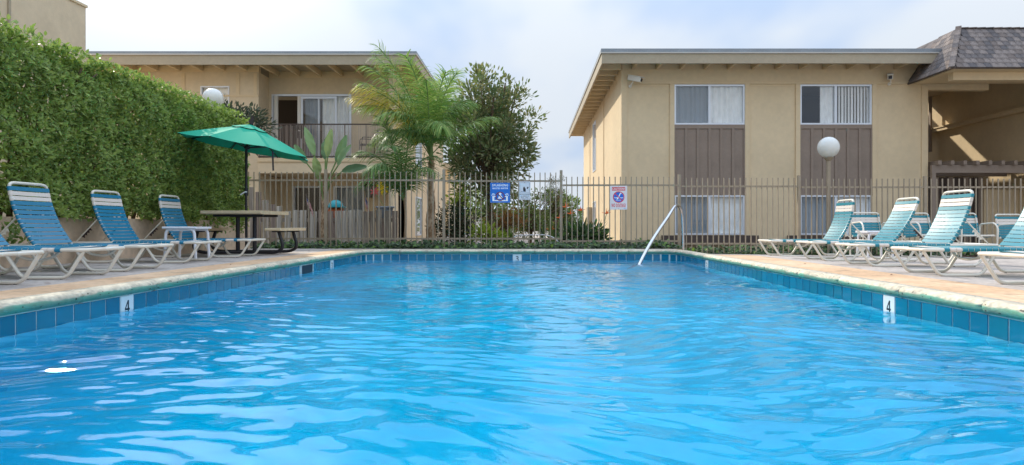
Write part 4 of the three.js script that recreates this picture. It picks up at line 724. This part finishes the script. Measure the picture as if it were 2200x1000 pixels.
tag(mesh('utility_box', merge([bbox(2.28, 2.463, 0.62, 1.2, -26.3, -25.75), bbox(2.34, 2.44, 0.1, 0.62, -26.1, -26.0)]), M.fascia), 'tan electric meter box on the building side wall', 'meter box');

// ------------------------------------------------------------------ weathered board fence and the patio things
{
  const f = thing('board_fence', 'weathered grey wooden board fence in front of the patio', 'fence'), r = rng(9), z = -15.6;
  mesh('back_rail', bbox(-7.3, -3.28, 0.55, 0.64, z - 0.06, z - 0.02), M.wood[1], f); mesh('back_rail', bbox(-7.3, -3.28, 0.08, 0.16, z - 0.06, z - 0.02), M.wood[1], f);
  let x = -7.2, i = 0;
  while (x < -3.3) { const w = 0.115 + 0.05 * r(), tall = x < -6.0 ? 0.86 + 0.55 * Math.max(0, (-6.0 - x)) * (0.6 + 0.6 * r()) : 0.80 + 0.05 * r(); const m = mesh('board', cham(w, tall + 0.05, 0.02, 0.003), M.wood[Math.floor(r() * 4)], f); m.position.set(x + w / 2, (tall - 0.05) / 2, z + 0.012 * (i % 2)); m.rotation.z = (r() - 0.5) * 0.05; x += w + 0.014 + 0.10 * r() * r(); i++; }
  // flags
  const flagTex = signTex(190, 100, (x, w, h) => { for (let k = 0; k < 13; k++) { x.fillStyle = k % 2 ? '#e8e4e0' : '#b3262f'; x.fillRect(0, k * h / 13, w, h / 13 + 1); } x.fillStyle = '#2a356e'; x.fillRect(0, 0, w * 0.42, h * 7 / 13); x.fillStyle = '#eee'; for (let a = 0; a < 5; a++) for (let b = 0; b < 6; b++) { x.beginPath(); x.arc(7 + b * 13, 6 + a * 10.5, 2, 0, 7); x.fill(); } });
  const fm = std({ map: flagTex, roughness: 0.9, side: THREE.DoubleSide });
  for (const [x, label, lean] of [[-5.36, 'small American flag hanging on a stick over the board fence', 0.1], [-4.03, 'small American flag on the board fence beside the grey pot', -0.08]]) {
    const g = thing('stick_flag', label, 'flag', [x, 0.6, z + 0.05], 0, 'small flags on the board fence'); mesh('stick', cyl(0.005, 0.005, 0.62, 0, 0.31, 0, 6), M.wood[1], g);
    const cl = new THREE.PlaneGeometry(0.40, 0.22, 16, 6), p = cl.attributes.position; for (let k = 0; k < p.count; k++) { const u = p.getX(k) + 0.2, v = p.getY(k); p.setXYZ(k, 0.005 + u * 0.30 + 0.0 * v, 0.49 + v * 0.8 - u * 0.85, 0.03 * Math.sin(u * 22) + 0.004); } cl.computeVertexNormals(); mesh('cloth', cl, fm, g); g.rotation.z = lean;
  }
  const ln = thing('wall_lantern', 'dark wall lantern with clear panes on the patio wall', 'lantern', [-5.2, 1.5, -20.75]);
  mesh('cap', new THREE.ConeGeometry(0.2, 0.16, 6).translate(0, 0.3, 0.02), M.black, ln); mesh('body', cyl(0.10, 0.15, 0.36, 0, 0.04, 0.02, 6), M.gutter, ln); mesh('bracket', box(0.05, 0.3, 0.2, 0, 0.05, -0.08), M.black, ln);
  const pot = thing('garden_figure', 'terracotta pot with a turquoise glazed cap on the patio', 'pot', [-4.93, 0.55, -16.3]);
  mesh('terracotta_bowl', new THREE.LatheGeometry([[0.0, 0], [0.10, 0], [0.17, 0.12], [0.2, 0.26], [0.17, 0.36], [0, 0.37]].map(p => new THREE.Vector2(...p)), 24), std({ color: S(196, 104, 60), roughness: 0.8 }), pot);
  mesh('glazed_cap', merge([new THREE.SphereGeometry(0.19, 24, 12, 0, Math.PI * 2, 0, Math.PI / 2).translate(0, 0.37, 0), cyl(0.24, 0.24, 0.02, 0.03, 0.375, 0.04, 24)]), std({ color: S(24, 150, 160), roughness: 0.4 }), pot);
  mesh('stand', cyl(0.06, 0.06, 0.87, 0, -0.435, 0), M.wood[3], pot);
  const gp = thing('flower_pot', 'grey pot with big yellow pinwheel flowers beside the flag', 'pot', [-3.66, 0.6, -16.2]);
  mesh('pot_body', new THREE.LatheGeometry([[0, 0], [0.15, 0], [0.2, 0.3], [0.23, 0.3], [0.23, 0.34], [0.19, 0.34], [0, 0.3]].map(p => new THREE.Vector2(...p)), 24), std({ color: S(140, 150, 162), roughness: 0.7 }), gp);
  mesh('stand', cyl(0.1, 0.1, 0.92, 0, -0.46, 0), M.wood[3], gp);
  const ym = std({ color: S(246, 206, 40), roughness: 0.6, side: THREE.DoubleSide }), pm = std({ color: S(226, 110, 110), roughness: 0.6, side: THREE.DoubleSide });
  for (const [dx, dy, sz, mt] of [[-0.06, 0.82, 0.2, ym], [-0.26, 0.72, 0.13, pm]]) { const fl = part('flower', gp); mesh('stem', bentTube([[0, 0.3, 0], [dx, dy, 0]], 0.007, 0.02, 6), M.stalk, fl); for (let k = 0; k < 7; k++) { const s = new THREE.Shape(); s.moveTo(0, 0); s.quadraticCurveTo(sz * 0.5, sz * 0.35, sz, 0.02); s.quadraticCurveTo(sz * 0.5, -sz * 0.3, 0, 0); const m = mesh('petal', new THREE.ExtrudeGeometry(s, { depth: 0.004, bevelEnabled: false }), mt, fl); m.position.set(dx, dy, 0.01 + 0.004 * k); m.rotation.z = k * 0.9; m.rotation.x = 0.2; } }
  const ch = thing('balcony_chair', 'dark metal chair behind the balcony reed screen', 'chair', [-4.95, 2.46, -19.6], 0.4);
  for (const [a, b] of [[-0.22, -0.2], [0.22, -0.2], [-0.22, 0.22], [0.22, 0.22]]) mesh('leg', cyl(0.013, 0.013, 0.44, a, 0.22, b, 8), M.black, ch);
  mesh('seat', cham(0.46, 0.03, 0.44, 0.008).translate(0, 0.45, 0), M.black, ch); mesh('backrest', cham(0.03, 0.46, 0.42, 0.01).rotateZ(-0.2).translate(0.26, 0.7, 0), M.black, ch);
  for (const s of [-1, 1]) mesh('armrest', bentTube([[0.24, 0.66, s * 0.22], [-0.2, 0.66, s * 0.22], [-0.22, 0.44, s * 0.22]], 0.012, 0.05, 6), M.black, ch);
  const bp = thing('balcony_plant', 'small dark potted plant on the balcony rail', 'plant', [-6.98, 3.10, -19.45]); mesh('pot_body', cyl(0.09, 0.12, 0.2, 0, 0.1, 0), M.bracket, bp);
  mesh('stand', cyl(0.04, 0.04, 0.64, 0, -0.32, 0), M.brownDark, bp);
  const lv = new Leaves(), rr = rng(31); for (let k = 0; k < 46; k++) { const d = unit(rr); d.y = Math.abs(d.y) + 0.3; lv.add(V(0, 0.2, 0).addScaledVector(d, 0.05), d, unit(rr), 0.2, 0.07, lin(58, 62, 50)); } mesh('foliage', lv.geo(), M.leafDull, bp);
}
// ------------------------------------------------------------------ hedge
{
  const h = thing('clipped_hedge', 'tall clipped ficus hedge above the low tan wall', 'hedge'), r = rng(21), lv = new Leaves();
  const x1 = -5.52, x0 = -6.75, zN = -2.6, zF = -12.45, yT = 2.52;
  const dark = lin(98, 124, 54), mid = lin(144, 170, 74), light = lin(178, 196, 98), young = lin(202, 214, 120);
  const bulge = (y, z) => 0.10 * noise2(z * 0.9, y * 0.9 + 5) + 0.05 * noise2(z * 2.7 + 8, y * 2.7);
  const bottom = (z) => 0.60 + 0.10 * noise2(z * 1.3, 3.3) - 0.1 * Math.max(0, (-z - 9.5) / 3);
  const put = (p, n, near) => { const d = n.clone().multiplyScalar(0.3).add(unit(r).multiplyScalar(0.8)); d.y += 0.15; const t = Math.pow(r(), 1.6), c = mixc(mixc(dark, mid, r()), r() < 0.12 ? young : light, t * 0.8); lv.add(p, d, n.clone().multiplyScalar(1.3).add(unit(r).multiplyScalar(0.65)).add(V(0, 0.7, 0)), (0.054 + 0.03 * r()), 0.029 + 0.011 * r(), c, 0.15); };
  for (let k = 0; k < 54000; k++) { // front face
    const z = zN + (zF - zN) * Math.pow(r(), 0.8), y = bottom(z) + (yT - bottom(z)) * r(), dep = -0.22 * r() * r();
    const round = 0.22 * Math.pow(Math.max(0, (y - (yT - 0.3)) / 0.3), 2); if (z > -6.2 && r() < 0.45) continue;
    put(V(x1 + bulge(y, z) + dep - round, y, z), V(1, 0.1, 0));
  }
  for (let k = 0; k < 9000; k++) { const z = zN + (zF - zN) * r(), x = x0 + (x1 - 0.1 - x0) * Math.pow(r(), 0.6); put(V(x, yT + 0.06 * noise2(z * 1.6, x) - 0.12 * r() * r(), z), V(0.1, 1, 0)); }
  for (let k = 0; k < 2600; k++) { const z = zN + (zF - zN) * r(), x = x1 - 0.3 * r(); const hh = 0.1 * r() * r(); put(V(x + 0.02, yT + 0.03 + hh, z), V(0.2, 1, 0)); }
  for (let k = 0; k < 6500; k++) { const x = x0 + (x1 + 0.05 - x0) * r(), y = 0.35 + (yT - 0.35) * r(); put(V(x, y, zF - 0.0 + 0.12 * noise2(x * 1.5, y * 1.5) + 0.2 * r() * r()), V(0.2, 0, -1)); }
  stuff(mesh('foliage', lv.geo(), M.leaf, h));
  const inner = new Leaves(); for (let k = 0; k < 11000; k++) inner.add(V(x0 + 0.1 + (x1 - 0.25 - x0) * r(), 0.6 + (yT - 0.75) * r(), zF + 0.25 + (zN - zF - 0.3) * r()), unit(r), unit(r), 0.085, 0.045, mixc(mixc(dark, mid, r()), r() < 0.12 ? young : light, Math.pow(r(), 1.6) * 0.8), 0.12);
  stuff(mesh('inner_foliage', inner.geo(), M.leaf, h));
  const tw = []; for (let k = 0; k < 150; k++) { const z = zF + 0.3 + (zN - zF - 0.5) * r(), x = x0 + 0.4 + 0.4 * r(); tw.push(tube([[x, 0.5, z], [x + 0.15 * r(), 1.1, z + 0.2 * (r() - 0.5)], [x + 0.3 * (r() - 0.2), 1.8, z + 0.4 * (r() - 0.5)], [x + 0.6 * (r() - 0.3), 2.4, z + 0.6 * (r() - 0.5)]], 0.008 + 0.012 * r(), 8, 5)); }
  stuff(mesh('stems', merge(tw), M.bark, h));
  // hanging shoots by the first visible lounger
  const sv = new Leaves(); for (let k = 0; k < 90; k++) { const t = r(); sv.add(V(-5.5 + 0.16 * r(), 0.56 - 0.32 * t, -6.55 - 0.35 * r() - 0.25 * t), unit(r).add(V(0.2, -0.5, 0)), unit(r), 0.07, 0.034, mixc(dark, mid, r())); }
  for (let k = 0; k < 90; k++) { const t = r(); sv.add(V(-5.5 + 0.16 * r(), 0.56 - 0.2 * t, -10.4 - 1.6 * r()), unit(r).add(V(0.2, -0.5, 0)), unit(r), 0.07, 0.034, mixc(dark, mid, r())); }
  mesh('hanging_shoots', sv.geo(), M.leaf, h);
}
// ------------------------------------------------------------------ trees, palms, shrubs
function blobShrub(name, label, cat, c, rad, count, len, wid, cols, opt = {}) {   // leaf clusters through a volume
  const t = thing(name, label, cat, [c[0], opt.base ?? -0.05, c[2]], 0, opt.group), r = rng(opt.seed ?? 1), lv = new Leaves(), base = opt.base ?? -0.05;
  const twigs = [], nCl = opt.clusters ?? 40, cy = c[1] - base, trunkTop = opt.trunk ?? cy * 0.6;
  for (let k = 0; k < nCl; k++) {
    let d = unit(r), q = Math.pow(r(), 0.45); const lump = 1 + (opt.lump ?? 0.25) * noise3(d.x * 1.7 + (opt.seed ?? 1), d.y * 1.7, d.z * 1.7);
    const p = V(d.x * rad[0] * q * lump, cy + d.y * rad[1] * q * lump, d.z * rad[2] * q * lump), cs = (opt.cs ?? 0.3) * (0.6 + 0.7 * r());
    if (p.y < 0.02) p.y = 0.02 + 0.1 * r();
    const tone = r();
    for (let i = 0; i < count / nCl; i++) {
      const o = unit(r), dd = o.clone().addScaledVector(d, 0.5).add(V(0, opt.up ?? 0.2, 0)); const col = mixc(mixc(cols[0], cols[1], Math.min(1, tone * 0.6 + 0.5 * r())), cols[2], Math.pow(r(), 3) * 0.9);
      lv.add(p.clone().addScaledVector(o, cs * Math.pow(r(), 0.6)), dd, unit(r).add(V(0, 0.8, 0)), len * (0.7 + 0.6 * r()), wid * (0.7 + 0.5 * r()), col, 0.14);
    }
    if (k < (opt.twigs ?? 26)) { const s = V((r() - 0.5) * 0.1, trunkTop * (0.5 + 0.5 * r()), (r() - 0.5) * 0.1); twigs.push(tube([s, s.clone().lerp(p, 0.5).add(V(0, 0.08, 0)), p], 0.008 + 0.012 * r() * (opt.tw ?? 1), 6, 5)); }
  }
  stuff(mesh('crown', lv.geo(), opt.mat ?? M.leaf, t));
  if (opt.trunkR) { const tr = opt.trunkR, g = new THREE.CylinderGeometry(tr * 0.6, tr, trunkTop + 0.1, 10, 6), pa = g.attributes.position; for (let i = 0; i < pa.count; i++) { const y = pa.getY(i); pa.setX(i, pa.getX(i) + 0.05 * noise2(y * 0.9, opt.seed)); pa.setZ(i, pa.getZ(i) + 0.05 * noise2(y * 0.9 + 9, opt.seed)); } g.translate(0, trunkTop / 2, 0); g.computeVertexNormals(); mesh('trunk', g, M.bark, t); }
  mesh('branches', merge(twigs), M.bark, t);
  return t;
}
const G = { mag: [lin(84, 106, 60), lin(124, 140, 82), lin(176, 162, 112)], dark: [lin(38, 50, 32), lin(58, 72, 44), lin(90, 104, 62)], mid: [lin(76, 98, 46), lin(112, 134, 64), lin(170, 180, 94)], yel: [lin(120, 150, 40), lin(170, 190, 60), lin(215, 220, 100)], rust: [lin(120, 110, 50), lin(160, 124, 60), lin(190, 100, 60)], ivy: [lin(36, 58, 32), lin(58, 88, 44), lin(124, 160, 78)], con: [lin(44, 54, 30), lin(66, 76, 40), lin(110, 112, 60)] };
blobShrub('broadleaf_tree', 'rounded magnolia-like tree with bronze-tinged leaves between the buildings', 'tree', [-1.05, 2.62, -16.4], [1.14, 1.68, 1.1], 11500, 0.12, 0.052, G.mag, { seed: 3, clusters: 190, cs: 0.27, trunk: 2.2, trunkR: 0.10, twigs: 80, lump: 0.35, tw: 1.5, up: 0.5 });
blobShrub('dark_shrub', 'dense dark bush at the foot of the tree', 'shrub', [-1.75, 0.42, -15.4], [0.6, 0.5, 0.5], 3200, 0.07, 0.03, G.dark, { seed: 4, clusters: 60, cs: 0.2, mat: M.leafDull });
blobShrub('bright_shrub', 'bright yellow-green bush behind the fence', 'shrub', [-0.95, 0.18, -15.2], [0.42, 0.26, 0.35], 700, 0.12, 0.05, G.yel, { seed: 5, clusters: 24, cs: 0.14 });
blobShrub('bright_shrub', 'leafy yellow-green shoot cluster below the tree crown', 'shrub', [-1.72, 1.12, -15.9], [0.22, 0.42, 0.25], 240, 0.12, 0.055, G.yel, { seed: 15, clusters: 14, cs: 0.14 });
blobShrub('rusty_shrub', 'shrub with rusty orange new leaves under the blue sign', 'shrub', [-0.72, 0.52, -17.2], [0.5, 0.42, 0.4], 1300, 0.09, 0.025, G.rust, { seed: 6, clusters: 36, cs: 0.2, up: 0.8 });
blobShrub('garden_tree', 'small open garden tree with thin branches beyond the fence', 'tree', [0.0, 0.78, -18.5], [0.95, 0.75, 0.8], 2400, 0.085, 0.036, G.mid, { seed: 7, clusters: 70, cs: 0.2, trunk: 0.5, trunkR: 0.05, twigs: 60 });
blobShrub('conifer', 'dark upright conifer beside the building side wall', 'tree', [0.72, 0.85, -19.2], [0.45, 1.05, 0.45], 7000, 0.06, 0.012, G.con, { seed: 8, clusters: 120, cs: 0.17, trunk: 1.2, trunkR: 0.06, up: 0.9, mat: M.leafDull });
blobShrub('leafy_shrub', 'broad leafy bush at the corner of the tan building', 'shrub', [1.25, 0.15, -15.0], [0.62, 0.26, 0.4], 1000, 0.16, 0.06, G.ivy, { seed: 9, clusters: 36, cs: 0.16, base: -0.1 });
blobShrub('background_tree', 'grey-green treetop behind the globe lamp and hedge', 'tree', [-7.55, 3.0, -16.3], [0.85, 0.55, 0.5], 2400, 0.11, 0.045, [lin(58, 66, 50), lin(82, 92, 66), lin(120, 130, 90)], { seed: 10, clusters: 70, cs: 0.26, trunk: 2.4, trunkR: 0.09 });
for (const [x, z, s, label] of [[-3.4, -52, 4.4, 'far rounded tree beyond the pale roof'], [3.2, -58, 3.6, 'far tree at the end of the path'], [-0.4, -64, 2.4, 'low far tree in the haze past the path']]) blobShrub('far_tree', label, 'tree', [x, s * 0.42, z], [s * 0.5, s * 0.42, s * 0.5], 1800, 0.28, 0.14, G.mid, { seed: Math.round(z * -1), clusters: 50, cs: 0.6, trunk: s * 0.3, trunkR: 0.15, base: -0.3 });
{ // ivy along the fence
  const r = rng(17), lv = new Leaves();
  const row = (x0, x1, z0, z1, n, f, hgt) => { for (let k = 0; k < n; k++) { const x = x0 + (x1 - x0) * r(), z = z0 + (z1 - z0) * r(), hh = hgt * (0.6 + 0.5 * noise2(x * 1.4, z * 2)); const y = f(x, z) + Math.max(0.02, hh) * Math.pow(r(), 0.6); const d = unit(r); d.y *= 0.5; d.z += 0.5; const c = mixc(mixc(G.ivy[0], G.ivy[1], r()), r() < 0.14 ? lin(150, 190, 70) : G.ivy[2], Math.pow(r(), 3)); lv.add(V(x, y, z), d, V((r() - 0.5) * 0.8, 1, 0.5 + (r() - 0.5)), 0.07 + 0.03 * r(), 0.075, c, 0.1, 0.1); } };
  row(-5.6, 3.0, -14.2, -12.85, 5200, () => -0.03, 0.17); row(3.0, 12.5, -14.2, -13.02, 4600, () => -0.17, 0.24);
  stuff(tag(mesh('ivy_ground_cover', lv.geo(), M.leaf), 'dark green ivy ground cover along the foot of the fence', 'ivy'));
}
function palmFrond(root, dirAz, rise, len, droop, nLeaf, leafLen, cols, r, name = 'frond') {
  const lv = new Leaves(), P = [], d = V(Math.cos(dirAz) * Math.cos(rise), Math.sin(rise), Math.sin(dirAz) * Math.cos(rise)), p = V(0, 0, 0), n = 26;
  const start = V(0, 0, 0); P.push(p.clone());
  for (let i = 0; i < n; i++) { d.y -= droop / n * (0.5 + 1.2 * i / n); d.normalize(); p.addScaledVector(d, len / n); P.push(p.clone()); }
  const c = new THREE.CatmullRomCurve3(P), gold = r() < 0.0;
  for (let k = 0; k < nLeaf; k++) {
    const t = 0.16 + 0.84 * (k + r() * 0.8) / nLeaf, q = c.getPoint(t), tg = c.getTangent(t), sd = tg.clone().cross(V(0, 1, 0)).normalize(), up = sd.clone().cross(tg).normalize(), s = k % 2 ? 1 : -1;
    const pl = (r() - 0.5) * 1.3, dd = sd.clone().multiplyScalar(s * (0.9 - 0.35 * t)).addScaledVector(tg, 0.45 + 0.5 * t).addScaledVector(up, 0.22 + pl * 0.6);
    const L = leafLen * (0.55 + 0.9 * Math.sin(Math.PI * Math.min(1, 0.15 + 0.8 * t))) * (0.8 + 0.3 * r()); lv.blade(q, dd, up, L, 0.014 + 0.007 * r(), mixc(mixc(cols[0], cols[1], r()), cols[2], Math.pow(r(), 2.2)), 0.9 + 0.7 * r(), 4);
  }
  const f = part(name, root); mesh('leaflets', lv.geo(), M.frond, f); stuff(f.children[0]);
  const rg = new THREE.TubeGeometry(c, 26, 0.012, 6); mesh('midrib', rg, M.stalk, f); return f;
}
{
  const r = rng(33), green = [lin(92, 136, 58), lin(132, 170, 78), lin(192, 206, 110)], gold = [lin(160, 164, 50), lin(214, 188, 54), lin(240, 212, 90)], deep = [lin(70, 114, 54), lin(102, 144, 70), lin(156, 180, 98)];
  const t = thing('queen_palm', 'feathery queen palm with peeling trunk in front of the balcony', 'palm', [-2.22, -0.05, -14.35]);
  const g = new THREE.CylinderGeometry(0.055, 0.115, 2.05, 14, 20), pa = g.attributes.position; for (let i = 0; i < pa.count; i++) { const y = pa.getY(i), k = 1 + 0.10 * noise2(y * 5, Math.atan2(pa.getZ(i), pa.getX(i)) * 0.8) + 0.04 * Math.sin(y * 40); pa.setX(i, pa.getX(i) * k + 0.03 * noise2(y, 2)); pa.setZ(i, pa.getZ(i) * k); } g.translate(0, 1.02, 0); g.computeVertexNormals(); mesh('trunk', g, M.palmBark, t);
  const husk = []; for (let k = 0; k < 12; k++) { const y = 0.5 + 0.13 * k, a = r() * 6.28; husk.push(new THREE.ConeGeometry(0.05, 0.42, 5, 1, true).scale(1, 1, 0.3).rotateX(0.16).translate(0, 0, 0.085 - 0.02 * k / 12).rotateY(a).translate(0, y, 0)); } mesh('leaf_bases', merge(husk), M.palmBark, t);
  mesh('crownshaft', tube([[0.0, 1.9, 0], [0.0, 2.15, 0], [-0.02, 2.45, 0.01]], 0.05, 10, 10), M.stalk, t);
  const crown = V(-0.02, 2.05, 0);
  const fr = [ // azimuth (0 = right, pi/2 = towards the pool), rise, length, droop, palette
    [2.85, 1.05, 2.15, 1.25, gold], [2.65, 1.1, 2.2, 1.35, gold], [3.1, 1.12, 2.25, 1.2, green], [3.0, 0.98, 1.9, 1.3, green], [2.75, 1.2, 2.4, 1.1, green], [2.55, 1.26, 2.5, 0.95, green], [3.2, 1.24, 2.5, 0.95, green], [2.0, 1.35, 2.1, 1.4, green], [1.5, 1.3, 1.9, 1.6, green], [0.9, 1.38, 1.85, 1.3, green], [0.5, 1.36, 1.85, 1.3, green], [0.2, 1.2, 1.45, 1.5, green], [0.05, 0.85, 1.7, 0.85, green], [-0.3, 1.3, 1.55, 1.5, deep], [-0.9, 1.35, 1.7, 1.3, deep], [4.0, 1.2, 2.0, 1.5, deep], [4.7, 1.3, 1.9, 1.4, deep], [2.3, 1.1, 1.7, 1.9, green], [2.9, 0.9, 1.5, 2.0, green], [2.5, 0.85, 1.4, 2.2, deep], [1.2, 1.1, 1.5, 2.1, green]];
  fr.forEach(([a, e, l, dr, pal], i) => { const f = palmFrond(t, a, e, l, dr, 190, 0.46, pal, r); f.position.copy(crown).add(V(0, (i % 4) * 0.06, 0)); });
  const s = thing('young_palm', 'slender young palm with drooping fronds left of the queen palm', 'palm', [-2.78, -0.05, -14.2]);
  s.scale.set(1.3, 1.25, 1.3);
  mesh('trunk', tube([[0, 0, 0], [0.02, 0.6, 0], [-0.02, 1.1, 0]], 0.022, 12, 8), M.palmBark, s);
  [[2.9, 1.3, 1.25, 2.0], [0.3, 1.35, 1.1, 2.2], [1.6, 1.3, 1.3, 2.0], [2.2, 1.4, 1.5, 1.3], [3.6, 1.25, 1.1, 2.3], [1.0, 1.45, 1.3, 1.5], [2.0, 1.2, 1.2, 2.3], [2.7, 1.1, 1.0, 2.4], [4.4, 1.3, 1.3, 1.8], [0.7, 1.2, 1.1, 2.3]].forEach(([a, e, l, dr]) => { const f = palmFrond(s, a, e, l, dr, 84, 0.32, deep, r); f.position.set(-0.02, 0.85, 0); });
}
{ // giant bird of paradise beside the umbrella
  const t = thing('banana_like_plant', 'tall bird of paradise plant with paddle leaves by the umbrella', 'plant', [-4.48, -0.05, -14.0]), r = rng(51);
  const g = new THREE.CylinderGeometry(0.06, 0.085, 1.35, 12, 10), pa = g.attributes.position; for (let i = 0; i < pa.count; i++) { const k = 1 + 0.1 * noise2(pa.getY(i) * 8, i % 13); pa.setX(i, pa.getX(i) * k); pa.setZ(i, pa.getZ(i) * k); } g.translate(0, 0.67, 0); g.computeVertexNormals(); mesh('trunk', g, M.palmBark, t);
  const leaves = [[-0.62, 0.78, 1.18, 0.50, 0.0], [-0.30, 1.02, 1.2, 0.62, 0.25], [-0.02, 0.98, 1.15, 0.52, -0.2], [0.16, 1.04, 1.15, 0.60, 0.2], [0.38, 0.9, 1.15, 0.62, -0.1], [0.55, 0.74, 1.15, 0.52, 0.3], [0.66, 0.46, 1.2, 0.55, 0.15], [-0.12, 0.62, 1.0, 0.4, 0.35]];
  const cols = [S(112, 142, 96), S(128, 154, 106), S(98, 128, 88), S(140, 158, 98)].map(c => phys({ color: c, roughness: 0.9, clearcoat: 0.3, clearcoatRoughness: 0.3, transmission: 0.25, thickness: 0, side: THREE.DoubleSide }));
  leaves.forEach(([lx, ly, base, bl, dz], i) => {
    const f = part('paddle_leaf', t), p0 = V(lx * 0.06, base, dz * 0.1), p1 = V(lx * 0.62, base + 0.2 + ly * 0.62, dz * 0.5); mesh('stalk', tube([p0, p0.clone().lerp(p1, 0.5).add(V(-lx * 0.08, 0.03, 0)), p1], 0.016, 12, 7), M.stalk, f);
    const d = p1.clone().sub(p0).normalize(); d.x += lx * 0.25; if (ly < 0.5) { d.set(0.9, 0.18, dz); } d.normalize(); const sd = d.clone().cross(V(Math.sin(i * 2.1) * 0.5, 0.15, 1)).normalize(), nn = sd.clone().cross(d), pos = [], ix = [], nu = 6, nv = 14;
    for (let j = 0; j <= nv; j++) for (let k = 0; k <= nu; k++) { const v = j / nv, w = 0.085 * Math.pow(Math.sin(Math.PI * (0.04 + 0.94 * v)), 0.65) * (1 - 0.15 * v), u = (k / nu - 0.5) * 2; const q = p1.clone().addScaledVector(d, bl * v).addScaledVector(sd, u * w * 1.15).addScaledVector(nn, 0.055 * Math.abs(u) * (1 + 0.3 * Math.sin(v * 17 + u * 3)) * (w / 0.085) - 0.10 * v * v * bl); pos.push(q.x, q.y, q.z); }
    for (let j = 0; j < nv; j++) for (let k = 0; k < nu; k++) { const a = j * (nu + 1) + k, b = a + 1, c = a + nu + 1, e = c + 1; ix.push(a, b, c, b, e, c); }
    const lg = new THREE.BufferGeometry(); lg.setAttribute('position', new THREE.Float32BufferAttribute(pos, 3)); lg.setIndex(ix); lg.setAttribute('uv', new THREE.Float32BufferAttribute(new Float32Array(pos.length / 3 * 2), 2)); lg.computeVertexNormals(); mesh('blade', lg, cols[i % 4], f);
  });
}
{ // orange bird of paradise flowers beside the building
  const t = thing('bird_of_paradise', 'bird of paradise clump with orange crane flowers at the building corner', 'plant', [0.9, -0.1, -15.5]), r = rng(61), lv = new Leaves();
  for (let k = 0; k < 60; k++) { const x = (r() - 0.5) * 1.3, z = (r() - 0.5) * 0.4, l = 0.35 + 0.3 * r(); lv.blade(V(x, 0, z), V((r() - 0.5) * 0.5, 1, (r() - 0.5) * 0.4), V(r() - 0.5, 0.1, 1), l + 0.2, 0.05, mixc(G.ivy[0], G.mid[1], r()), 0.15, 4); } stuff(mesh('leaves', lv.geo(), M.leaf, t));
  for (const [x, y] of [[-0.42, 0.46], [-0.2, 0.74], [0.06, 0.84], [0.30, 0.92], [-0.06, 1.0], [0.92, 0.85]]) { const f = part('flower', t); mesh('stem', bentTube([[x * 0.8, 0.0, 0], [x, y, 0.05]], 0.008, 0.02, 6), M.stalk, f); for (const [dx, dy] of [[0.10, 0.03], [0.06, 0.08], [0.0, 0.10], [-0.09, 0.02]]) { const m = mesh('petal', new THREE.ConeGeometry(0.018, 0.13, 5).scale(1, 1, 0.5).translate(0, 0.065, 0), M.orange, f); m.position.set(x, y, 0.05); m.rotation.z = -Math.atan2(dx, dy); } }
  const ag = thing('agave_plant', 'spiky green rosette plant behind the fence under the signs', 'plant', [-0.55, -0.03, -15.4]), la = new Leaves();
  for (let k = 0; k < 44; k++) { const a = r() * 6.28, e = 0.4 + 0.9 * r(); la.blade(V(0, 0.05, 0), V(Math.cos(a) * Math.cos(e), Math.sin(e), Math.sin(a) * Math.cos(e)), V(-Math.cos(a), 1, -Math.sin(a)), 0.48, 0.05, mixc(G.mid[1], G.yel[0], r()), 0.3, 3); } mesh('leaves', la.geo(), M.leaf, ag);
  tag(mesh('pipe_rail', bentTube([[-0.52, -0.03, -14.5], [-0.35, 0.24, -14.5], [0.35, 0.25, -14.5], [0.55, 0.18, -14.5], [0.72, -0.03, -14.5]], 0.011, 0.1, 6), M.whitePlastic), 'thin white pipe hoop standing in the ivy behind the fence', 'pipe');
}
{ // dead leaves on the deck
  const r = rng(88), dm = std({ color: S(110, 62, 44), roughness: 0.9, side: THREE.DoubleSide });
  [[-3.72, -5.0, 'dry brown leaf on the deck by the second hedge-side lounger foot'], [-3.45, -7.4, 'dry brown leaf on the tan strip facing the pool skimmer'], [3.3, -5.9, 'dry brown leaf on the sunny tan strip close to depth marker four'], [3.25, -7.6, 'dry brown leaf on the sunny tan strip in front of middle lounger'], [-4.0, -11.6, 'dry brown leaf on the deck between picnic table and fence']].forEach(([x, z, label]) => { const lv = new Leaves(); lv.add(V(0, 0, 0), V(1, 0.06, r()), V(0, 1, 0.1), 0.055, 0.022, [1, 1, 1], 0.2); const m = tag(mesh('fallen_leaf', lv.geo(), dm), label, 'leaf', 'dry leaves on the deck'); m.position.set(x, x < 0 ? 0.004 : deckR(x, z) + 0.008, z); m.rotation.y = r() * 6; });
}
renderer.render(scene, camera);
